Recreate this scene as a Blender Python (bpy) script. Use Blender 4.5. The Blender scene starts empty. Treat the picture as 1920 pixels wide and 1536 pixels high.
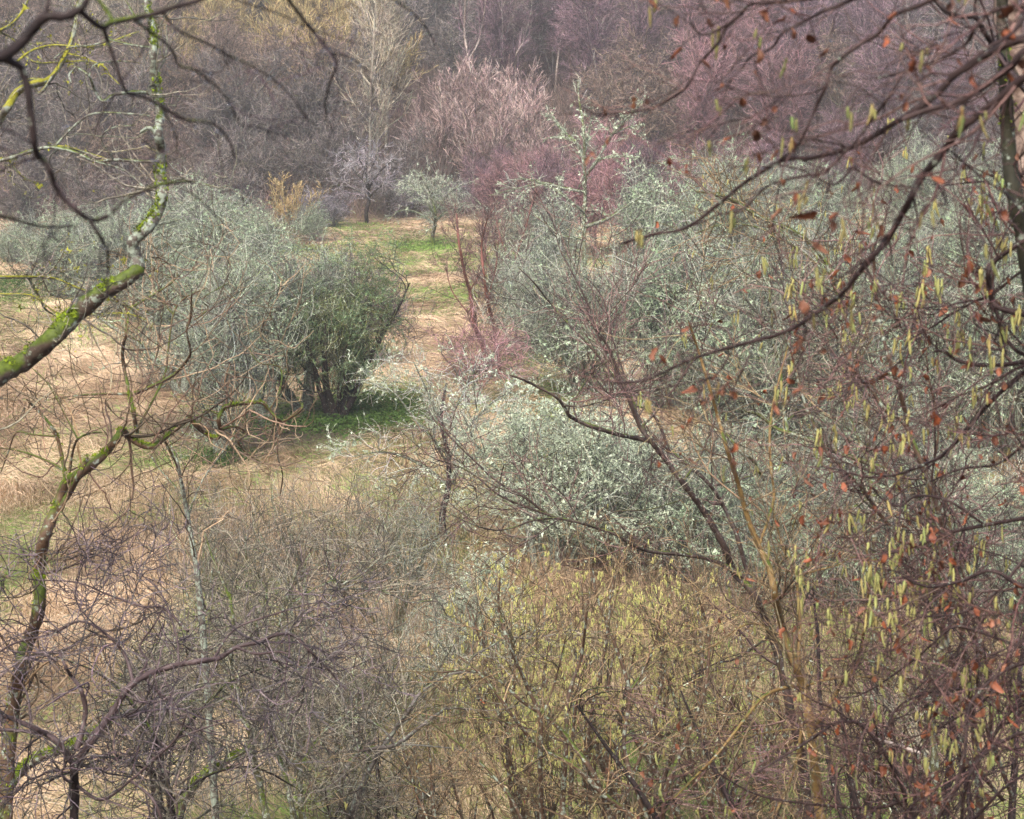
import bpy, math, random
import numpy as np

# ------------------------------------------------------------------ camera, world, sun, exposure
sc = bpy.context.scene
col = sc.collection
F = 3850.0                      # focal length in photo pixels (photo 1920 x 1536)
H0 = 10.0                       # eye height above the meadow
PITCH = math.atan(0.18)
cam = bpy.data.cameras.new('camera')
cam.sensor_fit = 'HORIZONTAL'; cam.sensor_width = 36; cam.lens = 36 * F / 1920
cam.clip_start = 0.1; cam.clip_end = 2000
cam.dof.use_dof = True; cam.dof.focus_distance = 27; cam.dof.aperture_fstop = 6.3
co = bpy.data.objects.new('camera', cam); col.objects.link(co)
co.location = (0, 0, H0); co.rotation_euler = (math.pi / 2 - PITCH, 0, 0)
sc.camera = co
w = bpy.data.worlds.new('World'); sc.world = w; w.use_nodes = True
nt = w.node_tree; bg = nt.nodes['Background']
sky = nt.nodes.new('ShaderNodeTexSky'); sky.sky_type = 'NISHITA'; sky.sun_disc = False
SUN_EL, SUN_AZ = math.radians(52), math.radians(200)     # azimuth measured clockwise from +Y
sky.sun_elevation = SUN_EL; sky.sun_rotation = SUN_AZ
sky.air_density = 0.6; sky.dust_density = 4.0; sky.ozone_density = 0.6
nt.links.new(sky.outputs[0], bg.inputs[0]); bg.inputs[1].default_value = 0.12
sl = bpy.data.lights.new('sun', 'SUN'); sl.energy = 1.1; sl.angle = math.radians(20); sl.color = (1, 0.98, 0.94)
so = bpy.data.objects.new('sun', sl); col.objects.link(so)
so.rotation_euler = (math.pi / 2 - SUN_EL, 0, -SUN_AZ + math.pi)
sc.view_settings.view_transform = 'Standard'; sc.view_settings.look = 'None'
sc.view_settings.gamma = 1; sc.view_settings.exposure = 1.42
sc.cycles.use_denoising = True; sc.cycles.denoiser = 'OPENIMAGEDENOISE'; sc.cycles.denoising_input_passes = 'RGB_ALBEDO_NORMAL'; sc.cycles.denoising_prefilter = 'NONE'
sc.cycles.max_bounces = 6; sc.cycles.diffuse_bounces = 3; sc.cycles.glossy_bounces = 2
sc.cycles.transparent_max_bounces = 8; sc.cycles.volume_bounces = 1

# ------------------------------------------------------------------ numeric helpers
def nrm(v):
    return v / np.maximum(np.linalg.norm(v, axis=-1, keepdims=True), 1e-9)

def vnoise(x, y, scale, seed=0):
    """smooth 2-D value noise, 0..1"""
    g = np.random.RandomState(seed).rand(64, 64)
    u = np.asarray(x) / scale; v = np.asarray(y) / scale
    i = np.floor(u).astype(int); j = np.floor(v).astype(int)
    a = u - i; b = v - j; a = a * a * (3 - 2 * a); b = b * b * (3 - 2 * b)
    i0, i1, j0, j1 = i % 64, (i + 1) % 64, j % 64, (j + 1) % 64
    return (g[i0, j0] * (1 - a) + g[i1, j0] * a) * (1 - b) + (g[i0, j1] * (1 - a) + g[i1, j1] * a) * b

def fbm(x, y, scale, seed=0, n=3):
    s = 0; t = 0
    for k in range(n):
        s = s + vnoise(x, y, scale / 2 ** k, seed + k) / 2 ** k; t += 1 / 2 ** k
    return s / t

def sstep(a, b, x):
    t = np.clip((np.asarray(x, float) - a) / (b - a), 0, 1)
    return t * t * (3 - 2 * t)

def ground(x, y):
    x = np.asarray(x, float); y = np.asarray(y, float)
    bank = 8.3 - 0.56 * y
    z = np.log1p(np.exp(np.clip(bank * 1.2, -30, 30))) / 1.2
    t = np.maximum(y - 114, 0)
    z = z + 0.18 * t * sstep(0, 12, t) + 0.0022 * np.maximum(y - 195, 0) ** 2 * (y < 320) + (y >= 320) * (0.0022 * 125 ** 2 + 0.3 * (y - 320))
    z = z + 0.5 * (fbm(x, y, 22, 3) - 0.5) * sstep(20, 40, y) * (1 + 2 * sstep(118, 150, y))
    z = z + 0.05 * (fbm(x, y, 1.7, 9) - 0.5)
    return z

def ray(px, py):
    u = (px - 960) / F; v = (768 - py) / F
    c, s = math.cos(PITCH), math.sin(PITCH)
    return u, c + v * s, -s + v * c

def at(px, py, Y):
    dx, dy, dz = ray(px, py)
    k = Y / dy
    return np.array([dx * k, Y, H0 + dz * k])

def project(x, y, z):
    c, s = math.cos(PITCH), math.sin(PITCH)
    zc = y * c - (z - H0) * s; yc = y * s + (z - H0) * c
    return 960 + F * x / zc, 768 - F * yc / zc

def on_ground(px, py):
    """where the ray through a pixel meets the meadow or hill"""
    Y = 24.0
    while Y < 300:
        p = at(px, py, Y)
        if p[2] <= ground(p[0], p[1]): return p
        Y += 0.25
    return p

# ------------------------------------------------------------------ mesh helpers
def mesh_from(name, V, quads=None, tris=None, mat=None, smooth=False, tint=None):
    me = bpy.data.meshes.new(name)
    V = np.ascontiguousarray(V, dtype=np.float32).reshape(-1, 3)
    q = np.zeros((0, 4), np.int32) if quads is None else np.asarray(quads, np.int32).reshape(-1, 4)
    t = np.zeros((0, 3), np.int32) if tris is None else np.asarray(tris, np.int32).reshape(-1, 3)
    me.vertices.add(len(V)); me.vertices.foreach_set('co', V.ravel())
    nl = q.size + t.size
    me.loops.add(nl); me.loops.foreach_set('vertex_index', np.concatenate([q.ravel(), t.ravel()]))
    me.polygons.add(len(q) + len(t))
    st = np.concatenate([np.arange(len(q)) * 4, q.size + np.arange(len(t)) * 3]).astype(np.int32)
    me.polygons.foreach_set('loop_start', st)
    if smooth: me.polygons.foreach_set('use_smooth', np.ones(len(st), bool))
    if tint is not None:
        a = me.color_attributes.new('tint', 'FLOAT_COLOR', 'POINT')
        c = np.ones((len(V), 4), np.float32); c[:, :3] = np.asarray(tint).reshape(-1, 3)
        a.data.foreach_set('color', c.ravel())
    me.update()
    if mat: me.materials.append(mat)
    return me

class Geo:
    """collects vertices and faces; made into ONE mesh"""
    def __init__(s): s.V = []; s.Q = []; s.T = []; s.C = []; s.n = 0
    def add(s, V, Q=None, T=None, C=None):
        V = V.reshape(-1, 3); s.V.append(V)
        if Q is not None: s.Q.append(Q.reshape(-1, 4) + s.n)
        if T is not None: s.T.append(T.reshape(-1, 3) + s.n)
        if C is not None: s.C.append(np.broadcast_to(C, (len(V), 3)) if np.ndim(C) < 2 else C)
        s.n += len(V)
    def obj(s, name, mat, parent=None, off=(0, 0, 0), smooth=False):
        if not s.V: return None
        V = np.concatenate(s.V) - np.array(off)
        me = mesh_from(name, V, np.concatenate(s.Q) if s.Q else None, np.concatenate(s.T) if s.T else None, mat, smooth,
                       np.concatenate(s.C) if s.C else None)
        o = bpy.data.objects.new(name, me); col.objects.link(o)
        if parent: o.parent = parent
        return o

TR = np.random.RandomState(99)
def tubes(G, P, R, k=3, bump=0, rng=None, tv=None):
    """P (N,S,3), R (N,S) -> tube meshes"""
    P = np.asarray(P, float); R = np.asarray(R, float)
    N, S = R.shape
    T = np.empty_like(P); T[:, 1:-1] = P[:, 2:] - P[:, :-2]; T[:, 0] = P[:, 1] - P[:, 0]; T[:, -1] = P[:, -1] - P[:, -2]
    T = nrm(T)
    m = nrm(P[:, -1] - P[:, 0]); a = np.where(np.abs(m[:, 2:3]) < 0.8, np.array([[0, 0, 1.]]), np.array([[1., 0, 0]]))
    U = nrm(np.cross(m, a))[:, None, :]
    n1 = U - (U * T).sum(-1, keepdims=True) * T
    n1 = nrm(n1 + 1e-6); n2 = np.cross(T, n1)
    th = np.arange(k) * 2 * np.pi / k
    RR = R[:, :, None] * np.ones(k)
    if bump: RR = RR * (1 + bump * rng.randn(N, S, k) * 0.5)
    V = P[:, :, None] + RR[..., None] * (np.cos(th)[:, None] * n1[:, :, None] + np.sin(th)[:, None] * n2[:, :, None])
    i = np.arange(N)[:, None, None] * S * k + np.arange(S - 1)[None, :, None] * k
    j = np.arange(k)[None, None, :]; j2 = (j + 1) % k
    Q = np.stack([i + j, i + j2, i + k + j2, i + k + j], -1)
    if tv is None: tv = 1.5 if k < 5 else 0.0
    c = 0.88 * np.exp(tv * (TR.rand(N, 1) - 0.5) * 1.5) * (1 + 0.04 * tv * TR.randn(N, 3))      # each twig its own tone
    G.add(V, Q, C=np.repeat(np.clip(c, 0.2, 2.2), S * k, 0))

def resample(P, R, S=20):
    P = np.asarray(P, float); R = np.asarray(R, float)
    d = np.concatenate([[0], np.cumsum(np.linalg.norm(np.diff(P, axis=0), axis=1))])
    t = np.linspace(0, d[-1], S)
    return np.stack([np.interp(t, d, P[:, i]) for i in range(3)], -1), np.interp(t, d, R)

def catmull(P, sub=5):
    P = np.asarray(P, float)
    if len(P) < 3: sub = max(sub, 6)
    Q = np.concatenate([[2 * P[0] - P[1]], P, [2 * P[-1] - P[-2]]])
    out = []
    for i in range(1, len(Q) - 2):
        a, b, c, d = Q[i - 1], Q[i], Q[i + 1], Q[i + 2]
        for t in np.arange(sub) / sub:
            out.append(0.5 * (2 * b + (c - a) * t + (2 * a - 5 * b + 4 * c - d) * t * t + (3 * b - 3 * c + d - a) * t ** 3))
    out.append(P[-1])
    return np.array(out)

def grow(rng, P0, D0, L, r0, r1, n, wander, up, env=None, kink=0.0):
    N = len(P0); P = np.empty((N, n + 1, 3)); P[:, 0] = P0; D = nrm(D0); st = (L / n)[:, None]
    t = np.linspace(0, 1, n + 1)
    for i in range(n):
        D = D + wander * rng.randn(N, 3) + np.asarray(up) * 1.0
        if kink: D = D + (rng.rand(N, 1) < kink) * rng.randn(N, 3) * 0.9
        if env is not None:
            q = (P[:, i] - env[0]) / env[1]; m = np.linalg.norm(q, axis=1, keepdims=True)
            az = np.arctan2(q[:, 1:2], q[:, 0:1]); el = q[:, 2:3] / np.maximum(m, 1e-6); ph = float(env[0][0] * 7 + env[0][1] * 3)
            lump = 0.80 + 0.28 * np.sin(3 * az + ph + 2 * el) + 0.18 * np.sin(5 * az - 6 * el + 2 * ph) + 0.10 * np.sin(11 * az + 9 * el + ph)
            D = D - 0.34 * np.maximum(m / lump - 0.65, 0) * q / np.maximum(m, 1e-6)
        D = nrm(D); P[:, i + 1] = P[:, i] + D * st
    R = r0[:, None] * (1 - t) ** 0.8 + r1 * t ** 0.8 if np.ndim(r1) == 0 else r0[:, None] * (1 - t) + r1[:, None] * t
    return P, R

def spawn(rng, P, R, M, tmin=0.15, tmax=1.0, ang=45, asd=14, bias=1.0):
    ln = np.linalg.norm(np.diff(P, axis=1), axis=2).sum(1)
    idx = rng.choice(len(P), M, p=ln / ln.sum())
    t = tmin + (tmax - tmin) * rng.rand(M) ** bias
    S = P.shape[1]; f = t * (S - 1); i = np.minimum(f.astype(int), S - 2); a = (f - i)[:, None]
    p = P[idx, i] * (1 - a) + P[idx, i + 1] * a
    T = nrm(P[idx, i + 1] - P[idx, i]); r = R[idx, i] * (1 - a[:, 0]) + R[idx, i + 1] * a[:, 0]
    ax = nrm(np.cross(T, rng.randn(M, 3)))
    th = np.radians(ang + asd * rng.randn(M))[:, None]
    return p, T * np.cos(th) + ax * np.sin(th), r, t, ln[idx]

def tufts(G, rng, pos, size, k=4, C=None, flat=1.0, sag=0.0):
    """clusters of k small triangles round each position"""
    M = len(pos); size = np.broadcast_to(size, M)
    c = pos[:, None] + rng.randn(M, k, 3) * size[:, None, None] * 0.45 - np.array([0, 0, sag]) * size[:, None, None] * rng.rand(M, k, 1)
    d = rng.randn(M, k, 3, 3) * size[:, None, None, None] * 0.5; d[..., 2] *= flat
    V = c[:, :, None] + d
    n = M * k
    CC = None
    if C is not None: CC = np.repeat(np.asarray(C).reshape(M, 3), k * 3, 0)
    G.add(V, T=np.arange(n * 3).reshape(n, 3), C=CC)

def catkins(G, rng, pos, length, rad, tone=1.0):
    M = len(pos); k, S = 5, 6
    t = np.linspace(0, 1, S); prof = np.array([0.45, 1, 0.9, 1.05, 0.85, 0.35])
    tilt = rng.randn(M, 2) * 0.10; bend = rng.randn(M, 2) * 0.12
    L = length * (0.45 + 0.9 * rng.rand(M)); r = rad * (0.8 + 0.4 * rng.rand(M))
    c = np.zeros((M, S, 3)); c[..., 0] = L[:, None] * (tilt[:, :1] * t + bend[:, :1] * t * t); c[..., 1] = L[:, None] * (tilt[:, 1:] * t + bend[:, 1:] * t * t)
    c[..., 2] = -L[:, None] * t; c += pos[:, None]
    th = np.arange(k) * 2 * np.pi / k
    ring = np.stack([np.cos(th), np.sin(th), 0 * th], -1)
    V = c[:, :, None] + (r[:, None, None] * prof[None, :, None] * (1 + 0.25 * rng.randn(M, S, k)))[..., None] * ring
    i = np.arange(M)[:, None, None] * S * k + np.arange(S - 1)[None, :, None] * k; j = np.arange(k)[None, None]; j2 = (j + 1) % k
    h = rng.rand(M, 1); C = tone * np.array([0.60, 0.57, 0.20]) * (0.75 + 0.5 * h) + np.array([0.03, -0.01, 0.0]) * rng.randn(M, 1)
    G.add(V, np.stack([i + j, i + j2, i + k + j2, i + k + j], -1), C=np.repeat(np.clip(C, 0.02, 0.9), S * k, 0))

def dead_leaves(G, rng, pos, size):
    """crumpled hanging leaves: a 5 x 4 sheet folded along its midrib and curled"""
    M = len(pos); u = np.linspace(-1, 1, 4); v = np.linspace(0, 1, 5)
    U, Vv = np.meshgrid(u, v); wdt = np.sin(np.pi * (0.08 + 0.87 * Vv)) ** 0.7
    s = size * (0.6 + 0.7 * rng.rand(M))
    fold = rng.uniform(0.5, 1.35, M)[:, None, None]; curl = rng.randn(M)[:, None, None] * 0.7
    x = 0.42 * U * wdt * np.cos(fold) ; z = -Vv + 0 * x; y = 0.42 * np.abs(U) * wdt * np.sin(fold) + curl * Vv ** 2 + 0.10 * rng.randn(M, 5, 4)
    x = x + 0.05 * rng.randn(M, 5, 4)
    L = np.stack([x, y, z * (1 - 0.25 * np.abs(curl))], -1)
    a = rng.rand(M) * 2 * np.pi; b = rng.randn(M) * 0.45
    ca, sa, cb, sb = [f[:, None, None] for f in (np.cos(a), np.sin(a), np.cos(b), np.sin(b))]
    X, Y, Z = L[..., 0], L[..., 1], L[..., 2]
    X, Z = X * cb - Z * sb, X * sb + Z * cb
    X, Y = X * ca - Y * sa, X * sa + Y * ca
    V = np.stack([X, Y, Z], -1) * s[:, None, None, None] + pos[:, None, None]
    i = np.arange(M)[:, None, None] * 20 + np.arange(4)[None, :, None] * 4 + np.arange(3)[None, None]
    h = rng.rand(M, 1); C = np.array([0.27, 0.075, 0.028]) * (1 - h) + np.array([0.24, 0.11, 0.06]) * h
    C = C * (0.6 + 0.7 * rng.rand(M, 1))
    G.add(V.reshape(-1, 3), np.stack([i, i + 1, i + 5, i + 4], -1), C=np.repeat(C, 20, 0))

# ------------------------------------------------------------------ materials
def node(nt, t, **kw):
    n = nt.nodes.new(t)
    for k, v in kw.items(): setattr(n, k, v)
    return n

def mat_new(name, rough=0.75, spec=0.35):
    m = bpy.data.materials.new(name); m.use_nodes = True
    b = m.node_tree.nodes['Principled BSDF']; b.inputs['Roughness'].default_value = rough
    b.inputs['Specular IOR Level'].default_value = spec
    return m, m.node_tree, b

def mixc(nt, fac, a, b):
    n = node(nt, 'ShaderNodeMix', data_type='RGBA')
    for k, v in ((0, fac), (6, a), (7, b)):
        if hasattr(v, 'is_linked') or hasattr(v, 'links'): nt.links.new(v, n.inputs[k])
        else: n.inputs[k].default_value = v if k == 0 else (*v, 1)
    return n.outputs[2]

def noise(nt, scale, detail=3, coord=None, rough=0.6):
    n = node(nt, 'ShaderNodeTexNoise'); n.inputs['Scale'].default_value = scale; n.inputs['Detail'].default_value = detail
    n.inputs['Roughness'].default_value = rough
    if coord is not None: nt.links.new(coord, n.inputs['Vector'])
    return n.outputs['Fac']

def ramp(nt, val, a, b):
    n = node(nt, 'ShaderNodeMapRange'); n.inputs['From Min'].default_value = a; n.inputs['From Max'].default_value = b
    nt.links.new(val, n.inputs['Value']); return n.outputs[0]

def math_(nt, op, a, b):
    n = node(nt, 'ShaderNodeMath', operation=op)
    for i, v in enumerate((a, b)):
        if hasattr(v, 'links'): nt.links.new(v, n.inputs[i])
        else: n.inputs[i].default_value = v
    return n.outputs[0]

LICH = (0.40, 0.46, 0.35); MOSS = (0.13, 0.18, 0.015)
def bark(name, c1, c2, lichen=0.0, moss=0.0, scale=8, vary=0.0, lcol=LICH, mcol=MOSS, rough=0.62, spec=0.35):
    m, nt, b = mat_new(name, rough, spec)
    tc = node(nt, 'ShaderNodeTexCoord').outputs['Object']
    c = mixc(nt, ramp(nt, noise(nt, scale, 4, tc), 0.35, 0.65), c1, c2)
    if lichen > 0:
        f = ramp(nt, noise(nt, scale * 1.7, 5, tc, 0.7), 0.62 - 0.28 * lichen, 0.68 - 0.24 * lichen)
        c = mixc(nt, f, c, lcol)
    if moss > 0:
        g = node(nt, 'ShaderNodeNewGeometry'); s = node(nt, 'ShaderNodeSeparateXYZ'); nt.links.new(g.outputs['Normal'], s.inputs[0])
        f = math_(nt, 'ADD', math_(nt, 'MULTIPLY', s.outputs[2], 0.35), noise(nt, scale * 0.45, 4, tc))
        f = ramp(nt, f, 0.77 - 0.42 * moss, 0.89 - 0.40 * moss)
        c = mixc(nt, f, c, mixc(nt, ramp(nt, noise(nt, scale * 3, 3, tc), 0.3, 0.7), mcol, tuple(v * 0.45 for v in mcol)))
    if vary:
        oi = node(nt, 'ShaderNodeObjectInfo'); h = node(nt, 'ShaderNodeHueSaturation')
        nt.links.new(c, h.inputs['Color'])
        mr = node(nt, 'ShaderNodeMapRange'); nt.links.new(oi.outputs['Random'], mr.inputs['Value'])
        mr.inputs['To Min'].default_value = 1 - vary; mr.inputs['To Max'].default_value = 1 + vary; nt.links.new(mr.outputs[0], h.inputs['Value'])
        c = h.outputs[0]
    at_ = node(nt, 'ShaderNodeAttribute', attribute_name='tint')
    mm = node(nt, 'ShaderNodeMix', data_type='RGBA', blend_type='MULTIPLY'); mm.inputs[0].default_value = 1
    nt.links.new(c, mm.inputs[6]); nt.links.new(at_.outputs['Color'], mm.inputs[7]); c = mm.outputs[2]
    nt.links.new(c, b.inputs['Base Color'])
    if scale < 40:
        bp = node(nt, 'ShaderNodeBump'); bp.inputs['Strength'].default_value = 0.5; bp.inputs['Distance'].default_value = 0.01
        nt.links.new(noise(nt, scale * 4, 4, tc), bp.inputs['Height']); nt.links.new(bp.outputs[0], b.inputs['Normal'])
    return m

def soft(name, c1, c2, scale=3.0, rough=0.85, tr=0.0, vary=0.0):
    """small leaf-like things: lichen, leaves, moss"""
    m, nt, b = mat_new(name, rough, 0.25)
    tc = node(nt, 'ShaderNodeTexCoord').outputs['Object']
    c = mixc(nt, ramp(nt, noise(nt, scale, 4, tc, 0.75), 0.32, 0.68), c1, c2)
    if vary:
        oi = node(nt, 'ShaderNodeObjectInfo'); h = node(nt, 'ShaderNodeHueSaturation'); nt.links.new(c, h.inputs['Color'])
        mr = node(nt, 'ShaderNodeMapRange'); nt.links.new(oi.outputs['Random'], mr.inputs['Value'])
        mr.inputs['To Min'].default_value = 1 - vary; mr.inputs['To Max'].default_value = 1 + vary; nt.links.new(mr.outputs[0], h.inputs['Value'])
        c = h.outputs[0]
    nt.links.new(c, b.inputs['Base Color'])
    return m

def tinted(name, rough=0.8, spec=0.3, mul=1.0):
    m, nt, b = mat_new(name, rough, spec)
    a = node(nt, 'ShaderNodeAttribute', attribute_name='tint')
    nt.links.new(a.outputs['Color'], b.inputs['Base Color'])
    return m

M = dict(
    brown=bark('brown_bark', (0.085, 0.05, 0.03), (0.17, 0.10, 0.06), 0.35, 0.2, 12),
    orange=bark('orange_brown_bark', (0.20, 0.10, 0.045), (0.11, 0.055, 0.03), 0.1, 0.25, 9),
    mossy=bark('mossy_bark', (0.07, 0.05, 0.036), (0.15, 0.105, 0.075), 0.28, 0.66, 11),
    mossy2=bark('half_mossy_bark', (0.19, 0.11, 0.06), (0.11, 0.07, 0.042), 0.22, 0.42, 9),
    lich_trunk=bark('lichened_trunk_bark', (0.19, 0.165, 0.13), (0.11, 0.09, 0.07), 0.55, 0.22, 14),
    dark=bark('wet_dark_bark', (0.026, 0.019, 0.018), (0.06, 0.043, 0.04), 0.06, 0.04, 14, rough=0.6, spec=0.15),
    purple_twig=bark('purple_grey_twig', (0.07, 0.052, 0.054), (0.21, 0.165, 0.165), 0.0, 0.0, 40),
    grey_twig=bark('grey_green_twig', (0.115, 0.10, 0.07), (0.31, 0.28, 0.21), 0.0, 0.0, 40),
    tan_twig=bark('tan_twig', (0.20, 0.13, 0.075), (0.33, 0.25, 0.16), 0.0, 0.0, 40),
    red_twig=bark('red_brown_twig', (0.10, 0.05, 0.042), (0.23, 0.15, 0.13), 0.0, 0.0, 40),
    hazel_twig=bark('hazel_twig', (0.15, 0.095, 0.05), (0.31, 0.235, 0.13), 0.0, 0.0, 40),
    green_stem=bark('olive_stem_bark', (0.10, 0.10, 0.04), (0.19, 0.17, 0.08), 0.45, 0.3, 10),
    birch=bark('birch_bark', (0.62, 0.52, 0.44), (0.20, 0.14, 0.11), 0.0, 0.0, 14),
    pale_trunk=bark('pale_grey_bark', (0.42, 0.38, 0.30), (0.26, 0.22, 0.18), 0.4, 0.1, 6),
    lich_twig=bark('lichened_twig', (0.14, 0.14, 0.11), (0.35, 0.37, 0.29), 0.0, 0.0, 30, vary=0.15),
    lichen=soft('pale_lichen', (0.78, 0.86, 0.64), (0.42, 0.51, 0.33), 2.2, vary=0.12),
    lichen_green=soft('grey_green_lichen', (0.60, 0.74, 0.49), (0.26, 0.37, 0.20), 1.6, vary=0.12),
    moss_tuft=soft('moss_fuzz', (0.32, 0.42, 0.02), (0.09, 0.13, 0.012), 14),
    leaf_green=soft('small_evergreen_leaves', (0.26, 0.37, 0.19), (0.10, 0.17, 0.08), 1.5),
    bramble=soft('bramble_leaves', (0.09, 0.16, 0.03), (0.035, 0.07, 0.015), 1.0),
    catkin=tinted('catkin'), leaf=tinted('dead_leaf', 0.55, 0.4), grass=tinted('grass_blade', 0.75),
)
M_drop, _nt, _b = mat_new('water_drop', 0.02, 0.5); _b.inputs['Transmission Weight'].default_value = 1.0; _b.inputs['IOR'].default_value = 1.33

# ------------------------------------------------------------------ object helpers
def empty(name, loc, label, cat, group=None):
    o = bpy.data.objects.new(name, None); col.objects.link(o); o.location = tuple(float(v) for v in loc)
    o.empty_display_size = 0.3
    o['label'] = label; o['category'] = cat
    if group: o['group'] = group
    return o

def copy_thing(root, loc, rz, s, label, group=None):
    r = root.copy(); col.objects.link(r); r.location = tuple(float(v) for v in loc); r.rotation_euler = (0, 0, rz)
    r.scale = (s[0], s[0], s[1]) if isinstance(s, tuple) else (s, s, s); r['label'] = label
    if group: r['group'] = group
    elif 'group' in r: del r['group']
    for ch in list(root.children):
        c = ch.copy(); col.objects.link(c); c.parent = r
    return r

def twig_levels(rng, P, R, levels, env=None, twig_r=0.0015):
    """levels: (count, tmin, angle, (Lmin, Lmax), segments, wander, up, radius fraction, kink)"""
    out = []; src = (P, R); twig_r = twig_r * 1.4
    for li, lv in enumerate(levels):
        n, tmin, ang, L, seg, wan, up, rf, kink = lv
        if li >= 2: n = int(n * 0.52); L = (L[0] * 1.1, L[1] * 1.25)
        elif li == 1: n = int(n * 0.85)
        p, d, r, t, pl = spawn(rng, src[0], src[1], n, tmin, 1.0, ang, 15)
        Ln = (L[0] + (L[1] - L[0]) * rng.rand(n)) * (1.15 - 0.5 * t)
        r0 = np.minimum(np.maximum(r * rf, twig_r), np.maximum(r, twig_r * 0.8))
        r0 = np.minimum(r0, np.maximum(Ln * 0.013, twig_r))
        up3 = np.array([0, 0, up]) if np.ndim(up) == 0 else np.array(up)
        a = grow(rng, p, d, Ln, r0, twig_r * 0.7, seg, wan, up3, env, kink)
        out.append(a); src = a
        # next level springs from this one and the one before
    return out

def join_sets(sets, S=8):
    Ps, Rs = [], []
    for P, R in sets:
        if P.shape[1] != S:
            f = np.linspace(0, P.shape[1] - 1, S); i = np.minimum(f.astype(int), P.shape[1] - 2); a = f - i
            P = P[:, i] * (1 - a)[None, :, None] + P[:, i + 1] * a[None, :, None]
            R = R[:, i] * (1 - a) + R[:, i + 1] * a
        Ps.append(P); Rs.append(R)
    return np.concatenate(Ps), np.concatenate(Rs)

def traced_tree(name, label, cat, Y0, limbs, levels, mats, seed=1, group=None, env=None, twig_r=0.0015, root_x=None,
                extra=None, sides=8, bump=0.10, spawn_from=None, tmin_trunk=True, moss=0, base=None, bottom=None):
    """limbs: (part name, [(px, py), ...], width at start px, width at end px, depth change m). Starts join the nearest limb already there."""
    rng = np.random.RandomState(seed); placed = []; PL, RL, names = [], [], []
    for li, (pn, pts, w0, w1, dz) in enumerate(limbs):
        y0 = Y0
        if li and placed:
            best = min(((math.hypot(pts[0][0] - q[0], pts[0][1] - q[1]), q[2]) for q in placed))
            y0 = best[1]
        n = len(pts); ds = np.concatenate([[0], np.cumsum([math.hypot(pts[i + 1][0] - pts[i][0], pts[i + 1][1] - pts[i][1]) for i in range(n - 1)])])
        ds = ds / ds[-1]
        wob = 0.02 * Y0 * rng.randn(n) * 0.25; wob[0] = 0
        Ys = y0 + dz * ds + wob
        Wp = catmull([at(px, py, Y) for (px, py), Y in zip(pts, Ys)], 5)
        wd = np.interp(np.linspace(0, 1, len(Wp)), [0, 1], [w0, w1]) / 2 * Y0 / F
        if li == 0 and bottom is not None:       # carry the trunk down to the ground
            b = np.array(bottom, float); b[2] = ground(b[0], b[1]) - 0.15
            ext = catmull([b, b * 0.45 + Wp[0] * 0.55 + np.array([0.05, 0, 0.0]), Wp[0]], 5)[:-1]
            Wp = np.concatenate([ext, Wp]); wd = np.concatenate([np.linspace(wd[0] * 1.5, wd[0], len(ext)), wd])
        wd = wd * (1 + 0.06 * rng.randn(len(wd)))
        for q, yy in zip(pts, Ys): placed.append((q[0], q[1], yy))
        for i in range(n - 1):
            for a in (0.25, 0.5, 0.75): placed.append((pts[i][0] * (1 - a) + pts[i + 1][0] * a, pts[i][1] * (1 - a) + pts[i + 1][1] * a, Ys[i] * (1 - a) + Ys[i + 1] * a))
        PL.append(Wp); RL.append(wd); names.append(pn)
    b0 = PL[0][0]
    if base is None: base = (b0[0], b0[1], ground(b0[0], b0[1]))
    root = empty(name, base, label, cat, group); off = np.array(base, float)
    for i, (P, R, pn) in enumerate(zip(PL, RL, names)):
        R = R.copy(); R[-1] *= 0.4
        G = Geo(); tubes(G, P[None], R[None] * (1.18 if Y0 < 6 else 1.0), sides, bump, rng)
        G.obj(pn, mats[0] if pn == 'trunk' or len(mats) < 3 else mats[2], root, off, True)
    A = [resample(P, R, 24) for i, (P, R) in enumerate(zip(PL, RL))]
    # trunks carried down below the frame grow twigs only above the frame's foot
    A = [(P, R) for P, R in A]
    SP = np.array([a[0] for a in A]); SR = np.array([a[1] for a in A])
    if bottom is not None:
        P, R = resample(PL[0][10:], RL[0][10:], 24); SP[0] = P; SR[0] = R
    sets = twig_levels(rng, SP, SR, levels, env, twig_r)
    G = Geo()
    for s in sets: tubes(G, s[0], s[1], 3)
    if sets: G.obj('crown', mats[1], root, off)
    if moss:
        P, R = join_sets([(SP, SR)], 24)
        p, d, r, t, _ = spawn(rng, P, R, moss, 0, 1, 90, 20)
        d[:, 2] = np.abs(d[:, 2]) + 0.5; d = nrm(d)
        keep = (fbm(p[:, 0] * 7 + p[:, 1] * 5, p[:, 2] * 7, 1.0, seed) > 0.47) & (r > 0.012)
        p, d, r = p[keep], d[keep], r[keep]
        G = Geo(); tufts(G, rng, p + d * r[:, None] * 1.0, 0.010 + 0.14 * r, 5)
        if len(p): G.obj('moss', M['moss_tuft'], root, off)
    if extra: extra(rng, root, off, (SP, SR), sets)
    return root, off, (SP, SR), sets

def show_order(p, most):
    """the points that show largest in the frame first: (indices of those to build one by one, the rest)"""
    x, y = project(p[:, 0], p[:, 1], p[:, 2]); inside = (x > -20) & (x < 1940) & (y > -30) & (y < 1540)
    o = np.argsort(p[:, 1] + 1000 * ~inside)[:most]
    o = o[inside[o]]; m = np.ones(len(p), bool); m[o] = False
    return o, np.nonzero(m)[0]

def scatter_parts(fn, one, massname, mat, root, off, p, each):
    idx, rest = show_order(p, 98) if each else (np.zeros(0, int), np.arange(len(p)))
    for i in idx:
        G = Geo(); fn(G, p[i:i + 1]); G.obj(one, mat, root, off, True)
    if len(rest):
        G = Geo(); fn(G, p[rest]); o = G.obj(massname, mat, root, off, True)
        if len(p) > 100: o['kind'] = 'stuff'

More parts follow.
